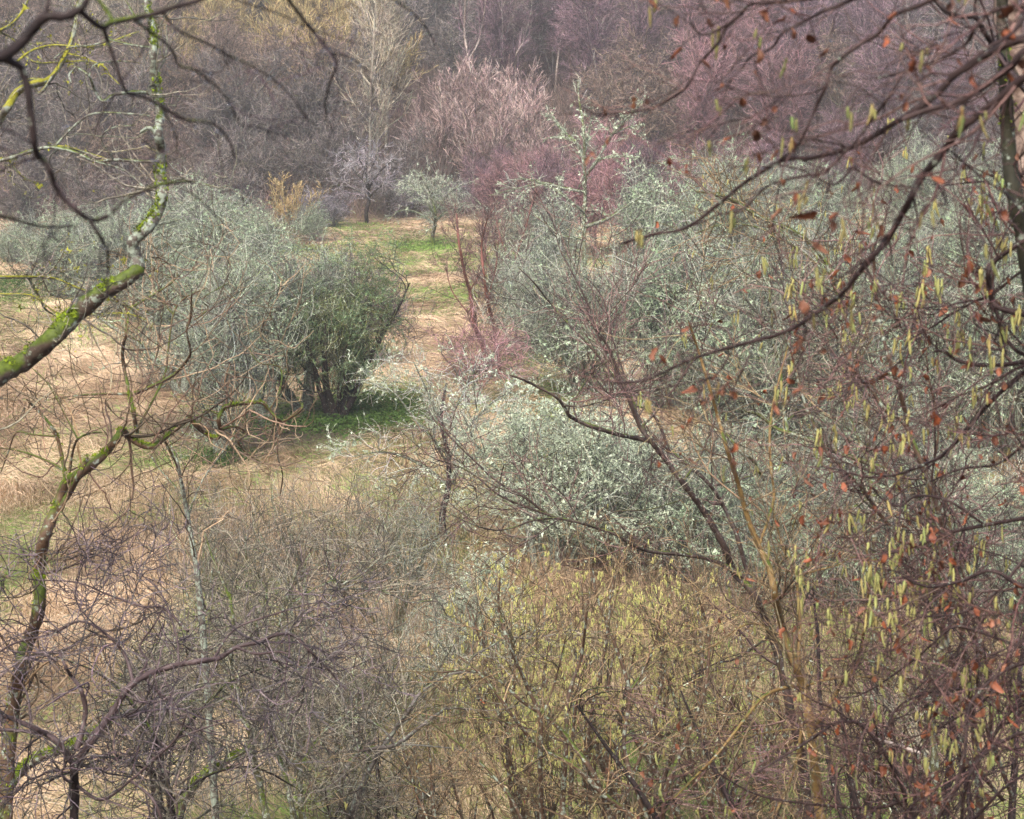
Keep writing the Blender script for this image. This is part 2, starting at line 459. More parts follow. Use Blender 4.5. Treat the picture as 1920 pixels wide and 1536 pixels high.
def add_catkins(n, length=0.055, rad=0.0045, cluster=2, lo=-1, tone=0.75, each=False):
    def f(rng, root, off, limbs, sets):
        P, R = join_sets(sets[lo:])
        p, *_ = spawn(rng, P, R, n, 0.8, 1.0)
        p = np.repeat(p, cluster + 1, 0) + rng.randn(n * (cluster + 1), 3) * rad * 1.6 * np.array([1, 1, 1.5])
        p = p[rng.rand(len(p)) < 0.55]
        scatter_parts(lambda G, q: catkins(G, rng, q, length, rad, tone), 'catkin', 'catkins', M['catkin'], root, off, p, each)
    return f

def add_leaves(n, size=0.05, lo=-1, each=False):
    def f(rng, root, off, limbs, sets):
        P, R = join_sets(sets[lo:])
        p, *_ = spawn(rng, P, R, n, 0.3, 1.0)
        scatter_parts(lambda G, q: dead_leaves(G, rng, q, size), 'dead_leaf', 'dead_leaves', M['leaf'], root, off, p, each)
    return f

def add_drops(n, r=0.0035):
    def f(rng, root, off, limbs, sets):
        P, R = join_sets([limbs] + list(sets)); p, _, rr, _, _ = spawn(rng, P, R, n, 0.05, 1.0)
        p[:, 2] -= rr + r * 0.7
        k, S = 8, 6; th = np.linspace(0.05, np.pi - 0.05, S); ph = np.arange(k) * 2 * np.pi / k
        T = np.stack([np.sin(th)[:, None] * np.cos(ph), np.sin(th)[:, None] * np.sin(ph), np.cos(th)[:, None] + 0 * ph], -1)
        V = p[:, None, None] + r * (0.7 + 0.5 * rng.rand(n))[:, None, None, None] * T
        i = np.arange(n)[:, None, None] * S * k + np.arange(S - 1)[None, :, None] * k; j = np.arange(k)[None, None]; j2 = (j + 1) % k
        G = Geo(); G.add(V, np.stack([i + j, i + j2, i + k + j2, i + k + j], -1)); o = G.obj('water_drops', M_drop, root, off, True); o['kind'] = 'stuff'
    return f

def add_tufts(n, size, mat, part='lichen', k=4, lo=0, limbs_too=0, flat=1.0):
    def f(rng, root, off, limbs, sets):
        P, R = join_sets(sets[lo:]) if sets else limbs
        p, d, r, t, _ = spawn(rng, P, R, n, 0.0, 1.0)
        if limbs_too:
            q, *_ = spawn(rng, limbs[0], limbs[1], limbs_too, 0.1, 1.0); p = np.concatenate([p, q])
        # patchy: lichen comes in runs along the twigs
        kp = fbm(p[:, 0] * 1.7 + p[:, 1], p[:, 2] * 1.7 + p[:, 1] * 0.6, 0.8, 5) > 0.45
        p = p[kp]
        G = Geo(); tufts(G, rng, p, size * np.exp(0.38 * rng.randn(len(p))) * 0.78, k, flat=flat); G.obj(part, mat, root, off)
    return f

def many(*fs):
    def f(*a):
        for g in fs: g(*a)
    return f



# ------------------------------------------------------------------ ground: one sheet, fine in the meadow
def spaced(lo, hi, fine_lo, fine_hi, fine, coarse):
    a = np.arange(fine_lo, fine_hi + 1e-6, fine)
    l = [fine_lo]; s = fine
    while l[-1] > lo: s = min(s * 1.25, coarse); l.append(l[-1] - s)
    r = [fine_hi]; s = fine
    while r[-1] < hi: s = min(s * 1.25, coarse); r.append(r[-1] + s)
    return np.concatenate([np.array(l[1:][::-1]), a, np.array(r[1:])])
GX = spaced(-125, 125, -24, 26, 0.22, 8); GY = spaced(-20, 285, 20, 122, 0.22, 6)
gx, gy = np.meshgrid(GX, GY); gz = ground(gx, gy)
# (photo x, photo y, radius x m, radius y m, strength): where the sward is green
GREEN = [(800, 462, 2.6, 5.5, 0.95), (700, 770, 2.2, 5, 0.85), (600, 775, 2.5, 3, 0.6), (790, 1020, 1.8, 2.2, 0.75), (260, 850, 4.5, 3.5, 0.45), (1230, 905, 2.0, 4, 0.7),
         (850, 1420, 5, 4, 0.75), (1100, 1450, 6, 3, 0.75), (600, 1450, 5, 4, 0.6), (1700, 1300, 8, 6, 0.6), (700, 900, 3, 5, 0.5), (480, 930, 4, 4, 0.5), (60, 870, 2, 3, 0.45), (980, 1290, 3, 4, 0.5), (500, 900, 3.5, 3, 0.35), (740, 365, 2, 5, 0.6), (1250, 1250, 4, 5, 0.5), (1330, 1500, 6, 5, 0.6),
         (430, 560, 6, 6, 0.35), (200, 600, 5, 9, 0.3), (1000, 740, 3, 5, 0.6), (960, 900, 4, 4, 0.6), (840, 1020, 3, 3, 0.6), (660, 830, 3, 3, 0.5), (120, 600, 3, 5, 0.4), (420, 1500, 4, 5, 0.45)]
GREEN = [(on_ground(a, b), c, d, e) for a, b, c, d, e in GREEN]
def green_at(x, y):
    g = 0.55 * sstep(0.45, 0.72, fbm(x, y * 0.45, 2.6, 21)) + 0.10
    for p, rx, ry, s in GREEN:
        g = np.maximum(g, s * np.exp(-(((x - p[0]) / rx) ** 2 + ((y - p[1]) / ry) ** 2) ** 1.5))
    return g * (0.45 + 1.0 * fbm(x, y, 1.6, 31))
def mud_at(x, y):
    p = on_ground(520, 800); q = on_ground(700, 440)
    m = np.exp(-(((x - p[0]) / 3.6) ** 2 + ((y - p[1]) / 2.8) ** 2) ** 1.5)
    return np.clip(np.maximum(m, 0.3 * np.exp(-(((x - q[0]) / 5) ** 2 + ((y - q[1]) / 4) ** 2))), 0, 1)
STRAW1, STRAW2, GRN, MUD, LITTER = map(np.array, ((0.64, 0.475, 0.31), (0.37, 0.25, 0.15), (0.17, 0.26, 0.05), (0.085, 0.062, 0.05), (0.12, 0.085, 0.06)))
def sward(x, y, rnd=None):
    n = sstep(0.22, 0.72, fbm(x, y * 0.4, 1.3, 41, 4))[..., None]
    c = STRAW1 * n * 1.15 + STRAW2 * (1 - n)
    pk = sstep(0.5, 0.8, fbm(x, y, 7, 51))[..., None]; c = c * (1 - 0.3 * pk) + np.array([0.40, 0.25, 0.15]) * 0.3 * pk
    g = np.clip(green_at(x, y), 0, 1)[..., None]
    if rnd is not None: g = (rnd[..., None] < g) * 1.0 * 0.85 + 0.15 * g
    c = c * (1 - g) + GRN * g
    m = mud_at(x, y)[..., None]; c = c * (1 - m) + MUD * m
    wd = sstep(112, 122, y + 4 * (fbm(x, y, 6, 61) - 0.5))[..., None]; c = c * (1 - wd) + LITTER * wd
    nb = (1 - sstep(18, 24, y))[..., None]
    return c * (1 - nb) + LITTER * nb
nx, ny = len(GX), len(GY)
i = (np.arange(ny - 1)[:, None] * nx + np.arange(nx - 1)[None]).ravel()
tint = sward(gx, gy) * 0.72
gm, gnt, gb = mat_new('meadow_ground', 0.95, 0.15)
a = node(gnt, 'ShaderNodeAttribute', attribute_name='tint'); tc = node(gnt, 'ShaderNodeTexCoord').outputs['Object']
gn = noise(gnt, 6, 6, tc, 0.75)
gnt.links.new(mixc(gnt, ramp(gnt, gn, 0.3, 0.7), a.outputs['Color'], (0.09, 0.065, 0.04)), gb.inputs['Base Color'])
gnt.nodes[-1].inputs  # keep
mx = [n for n in gnt.nodes if n.type == 'MIX'][0]
f = math_(gnt, 'MULTIPLY', ramp(gnt, gn, 0.35, 0.7), 0.45); gnt.links.new(f, mx.inputs[0])
me = mesh_from('ground', np.stack([gx, gy, gz], -1), np.stack([i, i + 1, i + nx + 1, i + nx], -1), None, gm, True, tint.reshape(-1, 3))
go = bpy.data.objects.new('ground', me); col.objects.link(go); go['kind'] = 'structure'; go['label'] = 'straw-coloured meadow floor rising into a wooded hillside'

# grass: bent blades combed into tussocks and swirls
def make_grass():
    rng = np.random.RandomState(7); n = 760000
    y = 23 + 97 * rng.rand(n) ** 1.55
    x = (rng.rand(n) - 0.5) * (0.52 * y + 3)
    m = mud_at(x, y); keep = (rng.rand(n) > m * 0.9) & (rng.rand(n) > sstep(108, 119, y + 4 * (fbm(x, y, 6, 61) - 0.5)))
    x, y = x[keep], y[keep]; n = len(x)
    rnd = rng.rand(n); g = np.clip(green_at(x, y), 0, 1); isg = rnd < g
    th = 2 * np.pi * 1.4 * fbm(x, y * 0.5, 3.5, 71, 2) + rng.randn(n) * 0.55
    tus = sstep(0.25, 0.75, fbm(x, y * 0.55, 1.1, 81, 2)) * 0.75 + 0.25 * vnoise(x, y * 0.4, 5, 83)
    L = (0.36 + 0.4 * tus) * (0.6 + 0.8 * rng.rand(n)); L[isg] *= 0.55
    h = (0.06 + (0.12 + 0.22 * (1 - sstep(35, 65, y))) * np.maximum(tus - 0.42, 0) / 0.58) * (0.5 + rng.rand(n)); h[isg] = 0.10 * rng.rand(n)[isg] + 0.03
    wdt = np.maximum(0.0028, 0.000095 * y) * (0.7 + 0.6 * rng.rand(n))
    d = np.stack([np.cos(th), np.sin(th), 0 * th], -1); s = np.stack([-np.sin(th), np.cos(th), 0 * th], -1)
    base = np.stack([x, y, ground(x, y) - 0.01], -1); up = np.array([0, 0, 1.0])
    p1 = base + d * (L * 0.4)[:, None] + up * h[:, None]; p2 = base + d * L[:, None] + up * (h * (0.2 + 0.9 * rng.rand(n)))[:, None]
    W = wdt[:, None] * s + up * (wdt * rng.randn(n) * 0.6)[:, None]
    V = np.stack([base - W, base + W, p1 - W * 0.8, p1 + W * 0.8, p2], 1)
    k = np.arange(n) * 5
    C = sward(x, y, rnd) * (0.62 + 0.66 * rng.rand(n, 1) ** 1.2) * (0.78 + 0.4 * tus[:, None])
    C = np.where(isg[:, None], np.array([[0.20, 0.31, 0.06]]) * (0.7 + 0.9 * rng.rand(n, 1)), C)
    me = mesh_from('grass', V, np.stack([k, k + 1, k + 3, k + 2], -1), np.stack([k + 2, k + 3, k + 4], -1), M['grass'], False, np.repeat(C, 5, 0))
    o = bpy.data.objects.new('grass', me); col.objects.link(o); o['kind'] = 'stuff'; o['label'] = 'long matted straw and green meadow grass'
make_grass()

def leaf_cover(name, label, regions, n, size, mat, seed, hgt=0.35):
    """ground cover of small leaves: (x, y, rx, ry) patches on the ground"""
    rng = np.random.RandomState(seed); G = Geo()
    for (x, y, rx, ry, q) in regions:
        m = int(n * q); X = x + rng.randn(m) * rx * 0.6; Y = y + rng.randn(m) * ry * 0.6
        Z = ground(X, Y) + hgt * rng.rand(m) * (0.3 + fbm(X, Y, 1.2, seed))
        tufts(G, rng, np.stack([X, Y, Z], -1), size * (0.6 + 0.8 * rng.rand(m)), 3, flat=0.5)
    o = G.obj(name, mat); o['kind'] = 'stuff'; o['label'] = label
pts = [(on_ground(*q), rx, ry, k) for *q, rx, ry, k in [(40, 480, 3.0, 4, 1.0), (10, 540, 2.5, 4, 1), (700, 780, 1.8, 2.5, 0.8), (560, 800, 2.2, 1.5, 0.4), (740, 360, 2, 3, 0.5), (410, 870, 0.7, 0.7, 0.25)]]
leaf_cover('undergrowth', 'low green brambles and weeds under the bushes', [(p[0], p[1], rx, ry, k) for p, rx, ry, k in pts], 5000, 0.06, M['bramble'], 5)
# leaf litter, brush and low scrub covering the wooded hill floor
rng = np.random.RandomState(15)
n = 130000; Y = 116 + 110 * rng.rand(n); X = (rng.rand(n) - 0.5) * (0.56 * Y + 6)
G = Geo(); P0 = np.stack([X, Y, ground(X, Y) - 0.02], -1)
D0 = rng.randn(n, 3) * 0.5; D0[:, 2] = 0.5 + rng.rand(n)
P, R = grow(rng, P0, D0, 0.5 + 1.5 * rng.rand(n), np.full(n, 0.011), 0.006, 2, 0.28, (0, 0, 0.02))
tubes(G, P, R, 3)
o = G.obj('undergrowth', bark('brush_twig', (0.14, 0.09, 0.085), (0.23, 0.16, 0.13), 0, 0, 0.5)); o['kind'] = 'stuff'; o['label'] = 'brown brushwood covering the wooded slope'

# ------------------------------------------------------------------ free-standing trees
def free_tree(name, label, cat, base, stems, levels, mats, seed=1, group=None, env=None, twig_r=0.005, extra=None, each=False, dead_ends=0.12):
    """stems: (count, lean deg, (Lmin, Lmax), r0, wander, up, segs)"""
    rng = np.random.RandomState(seed)
    if len(base) == 2: base = (base[0], base[1], float(ground(base[0], base[1])) - 0.05)
    base = np.array(base, float); root = empty(name, base, label, cat, group)
    n, lean, L, r0, wan, up, seg = stems
    az = rng.rand() * 6.28 + np.arange(n) * 2 * np.pi / n + 0.5 * rng.randn(n)
    th = np.radians(lean) * (0.35 + 0.9 * rng.rand(n)) if n > 1 else np.radians(lean) * np.ones(1)
    D = np.stack([np.sin(th) * np.cos(az), np.sin(th) * np.sin(az), np.cos(th)], -1)
    P0 = base + (np.stack([np.cos(az), np.sin(az), 0 * az], -1) * min(0.25, 0.04 * n) * rng.rand(n, 1) if n > 1 else 0)
    if env is not None: env = (base + np.array(env[0]), np.array(env[1]))
    P, R = grow(rng, np.broadcast_to(P0, (n, 3)).copy(), D, L[0] + (L[1] - L[0]) * rng.rand(n), np.full(n, r0) * (0.7 + 0.3 * rng.rand(n)), r0 * dead_ends, seg, wan, (0, 0, up))
    if each:
        for q in range(n):
            G = Geo(); tubes(G, P[q:q + 1], R[q:q + 1], 7, 0.1, rng); G.obj('trunk' if n == 1 else 'stem', mats[0], root, base, True)
    else:
        G = Geo(); tubes(G, P, R, 6, 0.1, rng); G.obj('trunk', mats[0], root, base, True)
    sets = twig_levels(rng, P, R, levels, env, twig_r)
    if sets:
        G = Geo(); tubes(G, sets[0][0], sets[0][1], 4); G.obj('branches', mats[0], root, base)
    if len(sets) > 1:
        G = Geo()
        for s in sets[1:]: tubes(G, s[0], s[1], 3)
        G.obj('crown', mats[1], root, base)
    if extra: extra(rng, root, base, (P, R), sets)
    return root

def far_mats(n, a, b, ta, tb):
    return (bark(n + '_bark', a, b, 0.25, 0.05, 5, vary=0.2), bark(n + '_twigs', ta, tb, 0, 0, 0.6, vary=0.22))
FM = dict(
    grey=far_mats('grey_wood', (0.09, 0.075, 0.065), (0.16, 0.14, 0.115), (0.12, 0.10, 0.09), (0.24, 0.205, 0.18)),
    brown=far_mats('brown_wood', (0.12, 0.085, 0.06), (0.20, 0.15, 0.11), (0.15, 0.105, 0.08), (0.27, 0.20, 0.15)),
    purple=far_mats('birch_purple', (0.22, 0.16, 0.15), (0.42, 0.35, 0.31), (0.145, 0.085, 0.10), (0.265, 0.175, 0.19)),
    pink=far_mats('birch_pink', (0.24, 0.13, 0.11), (0.36, 0.24, 0.2), (0.245, 0.125, 0.13), (0.37, 0.225, 0.225)),
    tan=far_mats('willow_tan', (0.30, 0.22, 0.19), (0.42, 0.33, 0.29), (0.29, 0.195, 0.175), (0.44, 0.33, 0.29)),
    gold=far_mats('willow_gold', (0.27, 0.20, 0.09), (0.38, 0.30, 0.14), (0.32, 0.235, 0.10), (0.46, 0.36, 0.17)),
    pale=far_mats('poplar_pale', (0.40, 0.34, 0.25), (0.52, 0.46, 0.36), (0.33, 0.27, 0.19), (0.48, 0.41, 0.30)),
    silver=far_mats('hawthorn_silver', (0.13, 0.11, 0.10), (0.2, 0.18, 0.16), (0.17, 0.15, 0.155), (0.34, 0.31, 0.315)),
)
TW = 0.0105
def proto(kind, seed):
    nm = dict(grey=('bare_tree', 'tree'), brown=('bare_tree', 'tree'), purple=('birch_tree', 'birch'), pink=('birch_tree', 'birch'), tan=('willow_shrub', 'willow'),
              gold=('willow_shrub', 'willow'), pale=('pale_tree', 'tree'), green=('lichened_bush', 'bush'), silver=('thorn_bush', 'bush'))[kind]
    B = (0, 0, 0)
    if kind in ('grey', 'brown'):
        return free_tree(nm[0], 'x', nm[1], B, (3, 20, (4.5, 7.5), 0.11, 0.14, 0.05, 10), [(34, 0.2, 50, (1.6, 3.6), 7, 0.2, 0.06, 0.6, 0.1), (330, 0.1, 45, (0.7, 1.8), 5, 0.24, 0.04, 0.6, 0.1), (2600, 0.05, 42, (0.35, 1.0), 4, 0.25, 0.03, 0.5, 0.08), (4200, 0.1, 40, (0.2, 0.6), 3, 0.25, 0.02, 1, 0)],
                         FM[kind], seed, twig_r=TW)
    if kind in ('purple', 'pink'):
        return free_tree(nm[0], 'x', nm[1], B, (3, 13, (4.5, 7.5), 0.06, 0.06, 0.06, 9), [(60, 0.15, 38, (1.2, 2.6), 6, 0.1, 0.09, 0.5, 0), (520, 0.1, 35, (0.7, 1.5), 5, 0.12, 0.05, 0.6, 0), (3600, 0.1, 32, (0.4, 0.95), 4, 0.14, 0.02, 0.6, 0), (4600, 0.1, 35, (0.25, 0.6), 3, 0.16, -0.02, 1, 0)],
                         FM[kind], seed, twig_r=TW * 0.85)
    if kind in ('tan', 'gold'):
        return free_tree(nm[0], 'x', nm[1], B, (22, 30, (2.8, 5.2), 0.045, 0.06, 0.05, 8), [(170, 0.25, 22, (1.0, 2.2), 5, 0.09, 0.08, 0.7, 0), (1500, 0.1, 22, (0.5, 1.2), 4, 0.1, 0.05, 0.7, 0), (3800, 0.2, 24, (0.2, 0.55), 3, 0.12, 0.03, 1, 0)],
                         FM[kind], seed, twig_r=TW)
    if kind == 'pale':
        return free_tree(nm[0], 'x', nm[1], B, (1, 2, (11, 11), 0.15, 0.03, 0.05, 12), [(60, 0.15, 42, (1.8, 4.2), 8, 0.10, 0.12, 0.5, 0.02), (420, 0.15, 38, (0.6, 1.6), 5, 0.16, 0.07, 0.6, 0.03), (2000, 0.1, 38, (0.3, 0.8), 4, 0.18, 0.05, 0.7, 0)],
                         FM[kind], seed, twig_r=TW, dead_ends=0.12)
    if kind == 'silver':
        return free_tree(nm[0], 'x', nm[1], B, (4, 30, (1.2, 2.2), 0.09, 0.12, 0.05, 6), [(60, 0.3, 50, (1.0, 2.2), 6, 0.2, 0.03, 0.6, 0.1), (560, 0.1, 48, (0.5, 1.3), 5, 0.22, 0.0, 0.6, 0.1), (3600, 0.05, 46, (0.25, 0.8), 4, 0.22, 0.0, 0.7, 0.05)],
                         FM[kind], seed, env=((0, 0, 2.1), (2.6, 2.6, 2.0)), twig_r=TW * 0.85)
    if kind == 'green':
        return free_tree(nm[0], 'x', nm[1], B, (5, 26, (1.8, 3.2), 0.08, 0.12, 0.06, 7), [(60, 0.1, 52, (1.0, 2.9), 8, 0.16, 0.04, 0.6, 0.1), (520, 0.1, 48, (0.6, 1.7), 6, 0.18, 0.0, 0.6, 0.08), (3600, 0.05, 45, (0.3, 0.95), 5, 0.2, -0.01, 0.7, 0.05)],
                         (M['lich_trunk'], M['lich_twig']), seed, env=((0, 0, 2.2), (2.7, 2.7, 2.3)), twig_r=0.005, extra=add_tufts(13000, 0.034, M['lichen_green'], 'lichen', 3, 1))
PROTO = {}
def take(kind, loc, rz, s, label, group=None, var=0):
    """the first of a kind uses the prototype itself, the rest are copies"""
    k = (kind, var)
    if k not in PROTO:
        PROTO[k] = [proto(kind, 100 + 7 * var + len(kind)), False]
    r, used = PROTO[k]
    if not used:
        PROTO[k][1] = True
        o = r; o.location = tuple(float(v) for v in loc); o.rotation_euler = (0, 0, rz); o.scale = (s[0], s[0], s[1]); o['label'] = label
        if group: o['group'] = group
        return o
    return copy_thing(r, loc, rz, s, label, group)

ORD = 'first second third fourth fifth sixth seventh eighth ninth tenth eleventh twelfth thirteenth fourteenth fifteenth sixteenth seventeenth eighteenth nineteenth twentieth'.split()
def ordinal(i):
    if i < 20: return ORD[i]
    t = ['', '', 'twenty', 'thirty', 'forty', 'fifty'][(i + 1) // 10]
    return (t + '-' + ORD[(i + 1) % 10 - 1]) if (i + 1) % 10 else {'twenty': 'twentieth', 'thirty': 'thirtieth', 'forty': 'fortieth', 'fifty': 'fiftieth'}[t]

# ---- the wood on the far hillside: every tree its own object
ZONES = [  # photo centre x, y, half width, half height of the crown area, kind
    (900, 225, 150, 105, 'tan'), (1275, 235, 80, 95, 'tan'), (590, 60, 150, 80, 'gold'), (340, 30, 90, 60, 'gold'), (690, 130, 60, 120, 'pale'),
    (980, 150, 150, 75, 'purple'), (1060, 90, 110, 60, 'purple'), (1130, 300, 200, 90, 'pink'), (980, 330, 110, 70, 'pink'), (1370, 120, 110, 120, 'pink'), (1400, 230, 120, 90, 'pink'),
    (1560, 110, 160, 110, 'purple'), (1500, 260, 140, 90, 'purple'), (1300, 350, 150, 50, 'pink'), (180, 330, 130, 80, 'purple'), (480, 120, 70, 60, 'brown'), (430, 290, 120, 80, 'brown'), (550, 240, 120, 100, 'grey')]
NAMES = dict(grey='grey-brown tree', brown='brown bare tree', purple='purple-twigged birch', pink='pinkish-red birch', tan='pinkish-tan willow', gold='golden-olive willow', pale='tall pale tree')
rng = np.random.RandomState(77); wood = []
row_y = 119.0; row = 0
while row_y < 208:
    half = 0.262 * row_y + 3; X = -half + 2.2 * rng.rand()
    while X < half:
        x = X + rng.uniform(-1.2, 1.2); y = row_y + rng.uniform(-2, 2); z = float(ground(x, y)); h = 7.0
        px, py = project(x, y, z + h * 0.62)
        kind = None
        for zx, zy, rx, ry, k in ZONES:
            if ((px - zx) / rx) ** 2 + ((py - zy) / ry) ** 2 < 1 and rng.rand() < 0.85: kind = k; break
        if row <= 3 and 770 < px < 1060 and row_y < 142: X += 5; continue
        if kind is None: kind = ['grey', 'brown', 'grey', 'purple'][rng.randint(4)] if px > 650 else ['grey', 'brown', 'brown', 'grey', 'pale'][rng.randint(5)] if py < 300 else ['grey', 'brown', 'grey'][rng.randint(3)]
        wood.append((row, x, y, z, kind, px, py)); X += 4.3 + rng.rand() * 1.5
    row_y += 7.0; row += 1
nrows = row
for kind in NAMES:
    for r in range(nrows):
        ms = sorted([t for t in wood if t[4] == kind and t[0] == r], key=lambda t: t[5])
        for q, (rr, x, y, z, k, px, py) in enumerate(ms):
            s = rng.uniform(0.85, 1.2); big = {'tan': 0.95, 'gold': 1.1, 'pale': 0.9}.get(k, 1.0) * (0.72 if r == 0 else 1)
            where = ['lowest row of the wood', None][r > 0] or '%s row up the far slope' % ordinal(r)
            lab = '%s, %s from the left, %s' % (NAMES[k], ordinal(q), where)
            take(k, (x, y, z - 0.1), rng.rand() * 6.28, (s * big, s * big * rng.uniform(0.9, 1.15)), lab, 'trees of the far wooded hillside', rng.randint(3 if k in ('grey', 'brown', 'purple', 'pink') else 2))

B_ = lambda pts, a, b, dz=0.0: ('limb', pts, a, b, dz)
# ------------------------------------------------------------------ the meadow's own trees and bushes
def g_at(px, py):
    p = on_ground(px, py); return (p[0], p[1])
SC = 'bushes and small trees round the meadow'
def thorn(name, label, cat, px, py, hgt, rad, seed, mats, lich=12000, lmat='lichen', lsize=0.03, dens=1.0, stems=4, part='lichen', k=4, cz=0.58, twig=0.004, lean=24):
    b = g_at(px, py)
    return free_tree(name, label, cat, b, (stems, lean, (hgt * 0.4, hgt * 0.7), 0.02 * hgt, 0.12, 0.05, 9),
        [(int(50 * dens), 0.12, 55, (rad * 0.5, rad * 1.25), 9, 0.15, 0.03, 0.6, 0.1), (int(420 * dens), 0.1, 48, (rad * 0.3, rad * 0.8), 7, 0.18, -0.005, 0.6, 0.1),
         (int(3000 * dens), 0.05, 45, (rad * 0.14, rad * 0.45), 6, 0.18, -0.01, 0.7, 0.08), (int(4000 * dens), 0.05, 45, (rad * 0.06, rad * 0.22), 3, 0.2, 0.0, 1, 0)],
        mats, seed, SC, ((0, 0, hgt * (cz - 0.04)), (rad, rad, hgt * 0.46)), twig, add_tufts(int(lich * 1.5), lsize * 0.74, M[lmat], part, 3, 1, 500) if lich else None, each=True)
LT = (M['lich_trunk'], M['lich_twig'])
thorn('hawthorn_tree', 'lichen-grey hawthorn with a mossy green trunk foot in the straw meadow', 'tree', 413, 872, 7.2, 2.0, 201, LT, 9000, 'lichen_green', 0.03, 0.9, 3, lean=12, cz=0.68)
thorn('hawthorn_tree', 'pale lichened hawthorn between the mossy-footed hawthorn and the dark leafy one', 'tree', 500, 800, 7.2, 2.2, 202, LT, 14000, 'lichen_green', 0.034, 1.0, 3, cz=0.68)
thorn('hawthorn_tree', 'grey lichen-hung thorn tree behind the mossy-footed hawthorn, touching its crown', 'tree', 345, 740, 7.4, 2.5, 203, LT, 12000, 'lichen_green', 0.036, 0.9, 3, cz=0.65)
thorn('holly_tree', 'rounded dark green leafy tree with several dark stems beside the pale grass clearing', 'tree', 635, 790, 6.4, 2.0, 204, (M['dark'], M['green_stem']), 26000, 'leaf_green', 0.036, 0.9, 5, 'foliage', 4, 0.72)
thorn('hawthorn_tree', 'purple-grey twiggy thorn bush behind the dark green leafy tree', 'tree', 665, 690, 4.6, 2.4, 205, (M['dark'], M['purple_twig']), 3000, 'lichen_green', 0.04, 1.0, 4, twig=0.005)
thorn('hawthorn_tree', 'mint-green lichened thorn whose crown runs into the dark green leafy tree', 'tree', 570, 780, 7.2, 2.1, 221, LT, 17000, 'lichen_green', 0.034, 1.0, 3, cz=0.66)
thorn('hawthorn_tree', 'wispy pinkish and lichen-grey thorn between the twin red saplings and the scrub', 'tree', 1000, 660, 4.2, 2.2, 222, LT, 7000, 'lichen', 0.03, 0.8, 4, twig=0.005)
thorn('hawthorn_tree', 'airy lichened thorn behind the wispy pinkish-grey one, level with the gaunt crusted tree', 'tree', 1015, 545, 4.4, 2.6, 223, LT, 8000, 'lichen_green', 0.035, 0.8, 4, twig=0.006)
thorn('hawthorn_tree', 'low grey bush on the pale grass beyond the mossy-footed hawthorn', 'bush', 240, 600, 4.4, 2.6, 208, LT, 13000, 'lichen_green', 0.04, 1.0, 4, twig=0.005)
thorn('hawthorn_tree', 'low lichened bush beside the dark bramble patch at the meadow edge', 'bush', 135, 560, 3.6, 2.5, 209, LT, 11000, 'lichen_green', 0.04, 0.9, 4, twig=0.0055)
thorn('blackthorn_bush', 'broad pale mint lichen-covered bush behind the yellow catkin hazel', 'bush', 1040, 1095, 4.1, 2.3, 211, (M['lich_trunk'], M['lich_twig']), 21000, 'lichen', 0.040, 0.8, 6, cz=0.58, twig=0.0035)
thorn('blackthorn_bush', 'pale lichened bush next to the broad mint one, under the arching dark boughs', 'bush', 1200, 1050, 3.1, 1.6, 212, (M['lich_trunk'], M['lich_twig']), 12000, 'lichen', 0.038, 0.7, 5, cz=0.55, twig=0.0035)
thorn('blackthorn_bush', 'low pale lichened spray of bush beside the catkin hazel on the straw grass', 'bush', 900, 1240, 2.2, 1.0, 213, (M['lich_trunk'], M['lich_twig']), 7500, 'lichen', 0.030, 0.5, 5, cz=0.55, twig=0.003)
thorn('hawthorn_tree', 'grey-green lichened thorn in mid meadow, just behind the straight olive saplings', 'tree', 1085, 745, 5.4, 2.6, 214, LT, 11000, 'lichen_green', 0.034, 0.9, 4, twig=0.0045)
thorn('blackthorn_bush', 'wispy purple-grey bush at the foot of the twin red birch saplings', 'bush', 880, 760, 2.5, 2.2, 215, (FM['pink'][0], FM['pink'][1]), 0, dens=0.3, stems=6, twig=0.004)
# golden hazel
def gold_leaves(rng, root, off, limbs, sets):
    P, R = join_sets(sets[1:]); p, *_ = spawn(rng, P, R, 1500, 0.2, 1.0); G = Geo(); tufts(G, rng, p, 0.06, 2); G.obj('foliage', soft('golden_leaves', (0.50, 0.38, 0.20), (0.32, 0.22, 0.11), 3), root, off)
free_tree('hazel_shrub', 'small golden-leaved shrub above the lichened thorns at the wood edge', 'shrub', g_at(548, 440), (12, 22, (1.8, 2.9), 0.03, 0.06, 0.05, 8), [(90, 0.2, 28, (0.5, 1.1), 5, 0.1, 0.06, 0.6, 0), (500, 0.1, 28, (0.3, 0.7), 4, 0.1, 0.05, 0.7, 0)],
          FM['gold'], 231, SC, None, 0.008, gold_leaves)
for q, (px, Y, sc_) in enumerate([(830, 124, 1.0), (905, 122, 1.12), (975, 125, 1.1), (1015, 121, 0.85), (870, 130, 1.15), (945, 131, 1.2)]):
    x = at(px, 300, Y)[0]
    take('tan', (x, Y, float(ground(x, Y))), q * 2.2, (sc_ * 0.92, sc_ * 0.86), 'broad pinkish-tan willow, %s of the clump under the forked white birch' % ORD[q], 'clump of tan willows at the wood foot', q % 2)
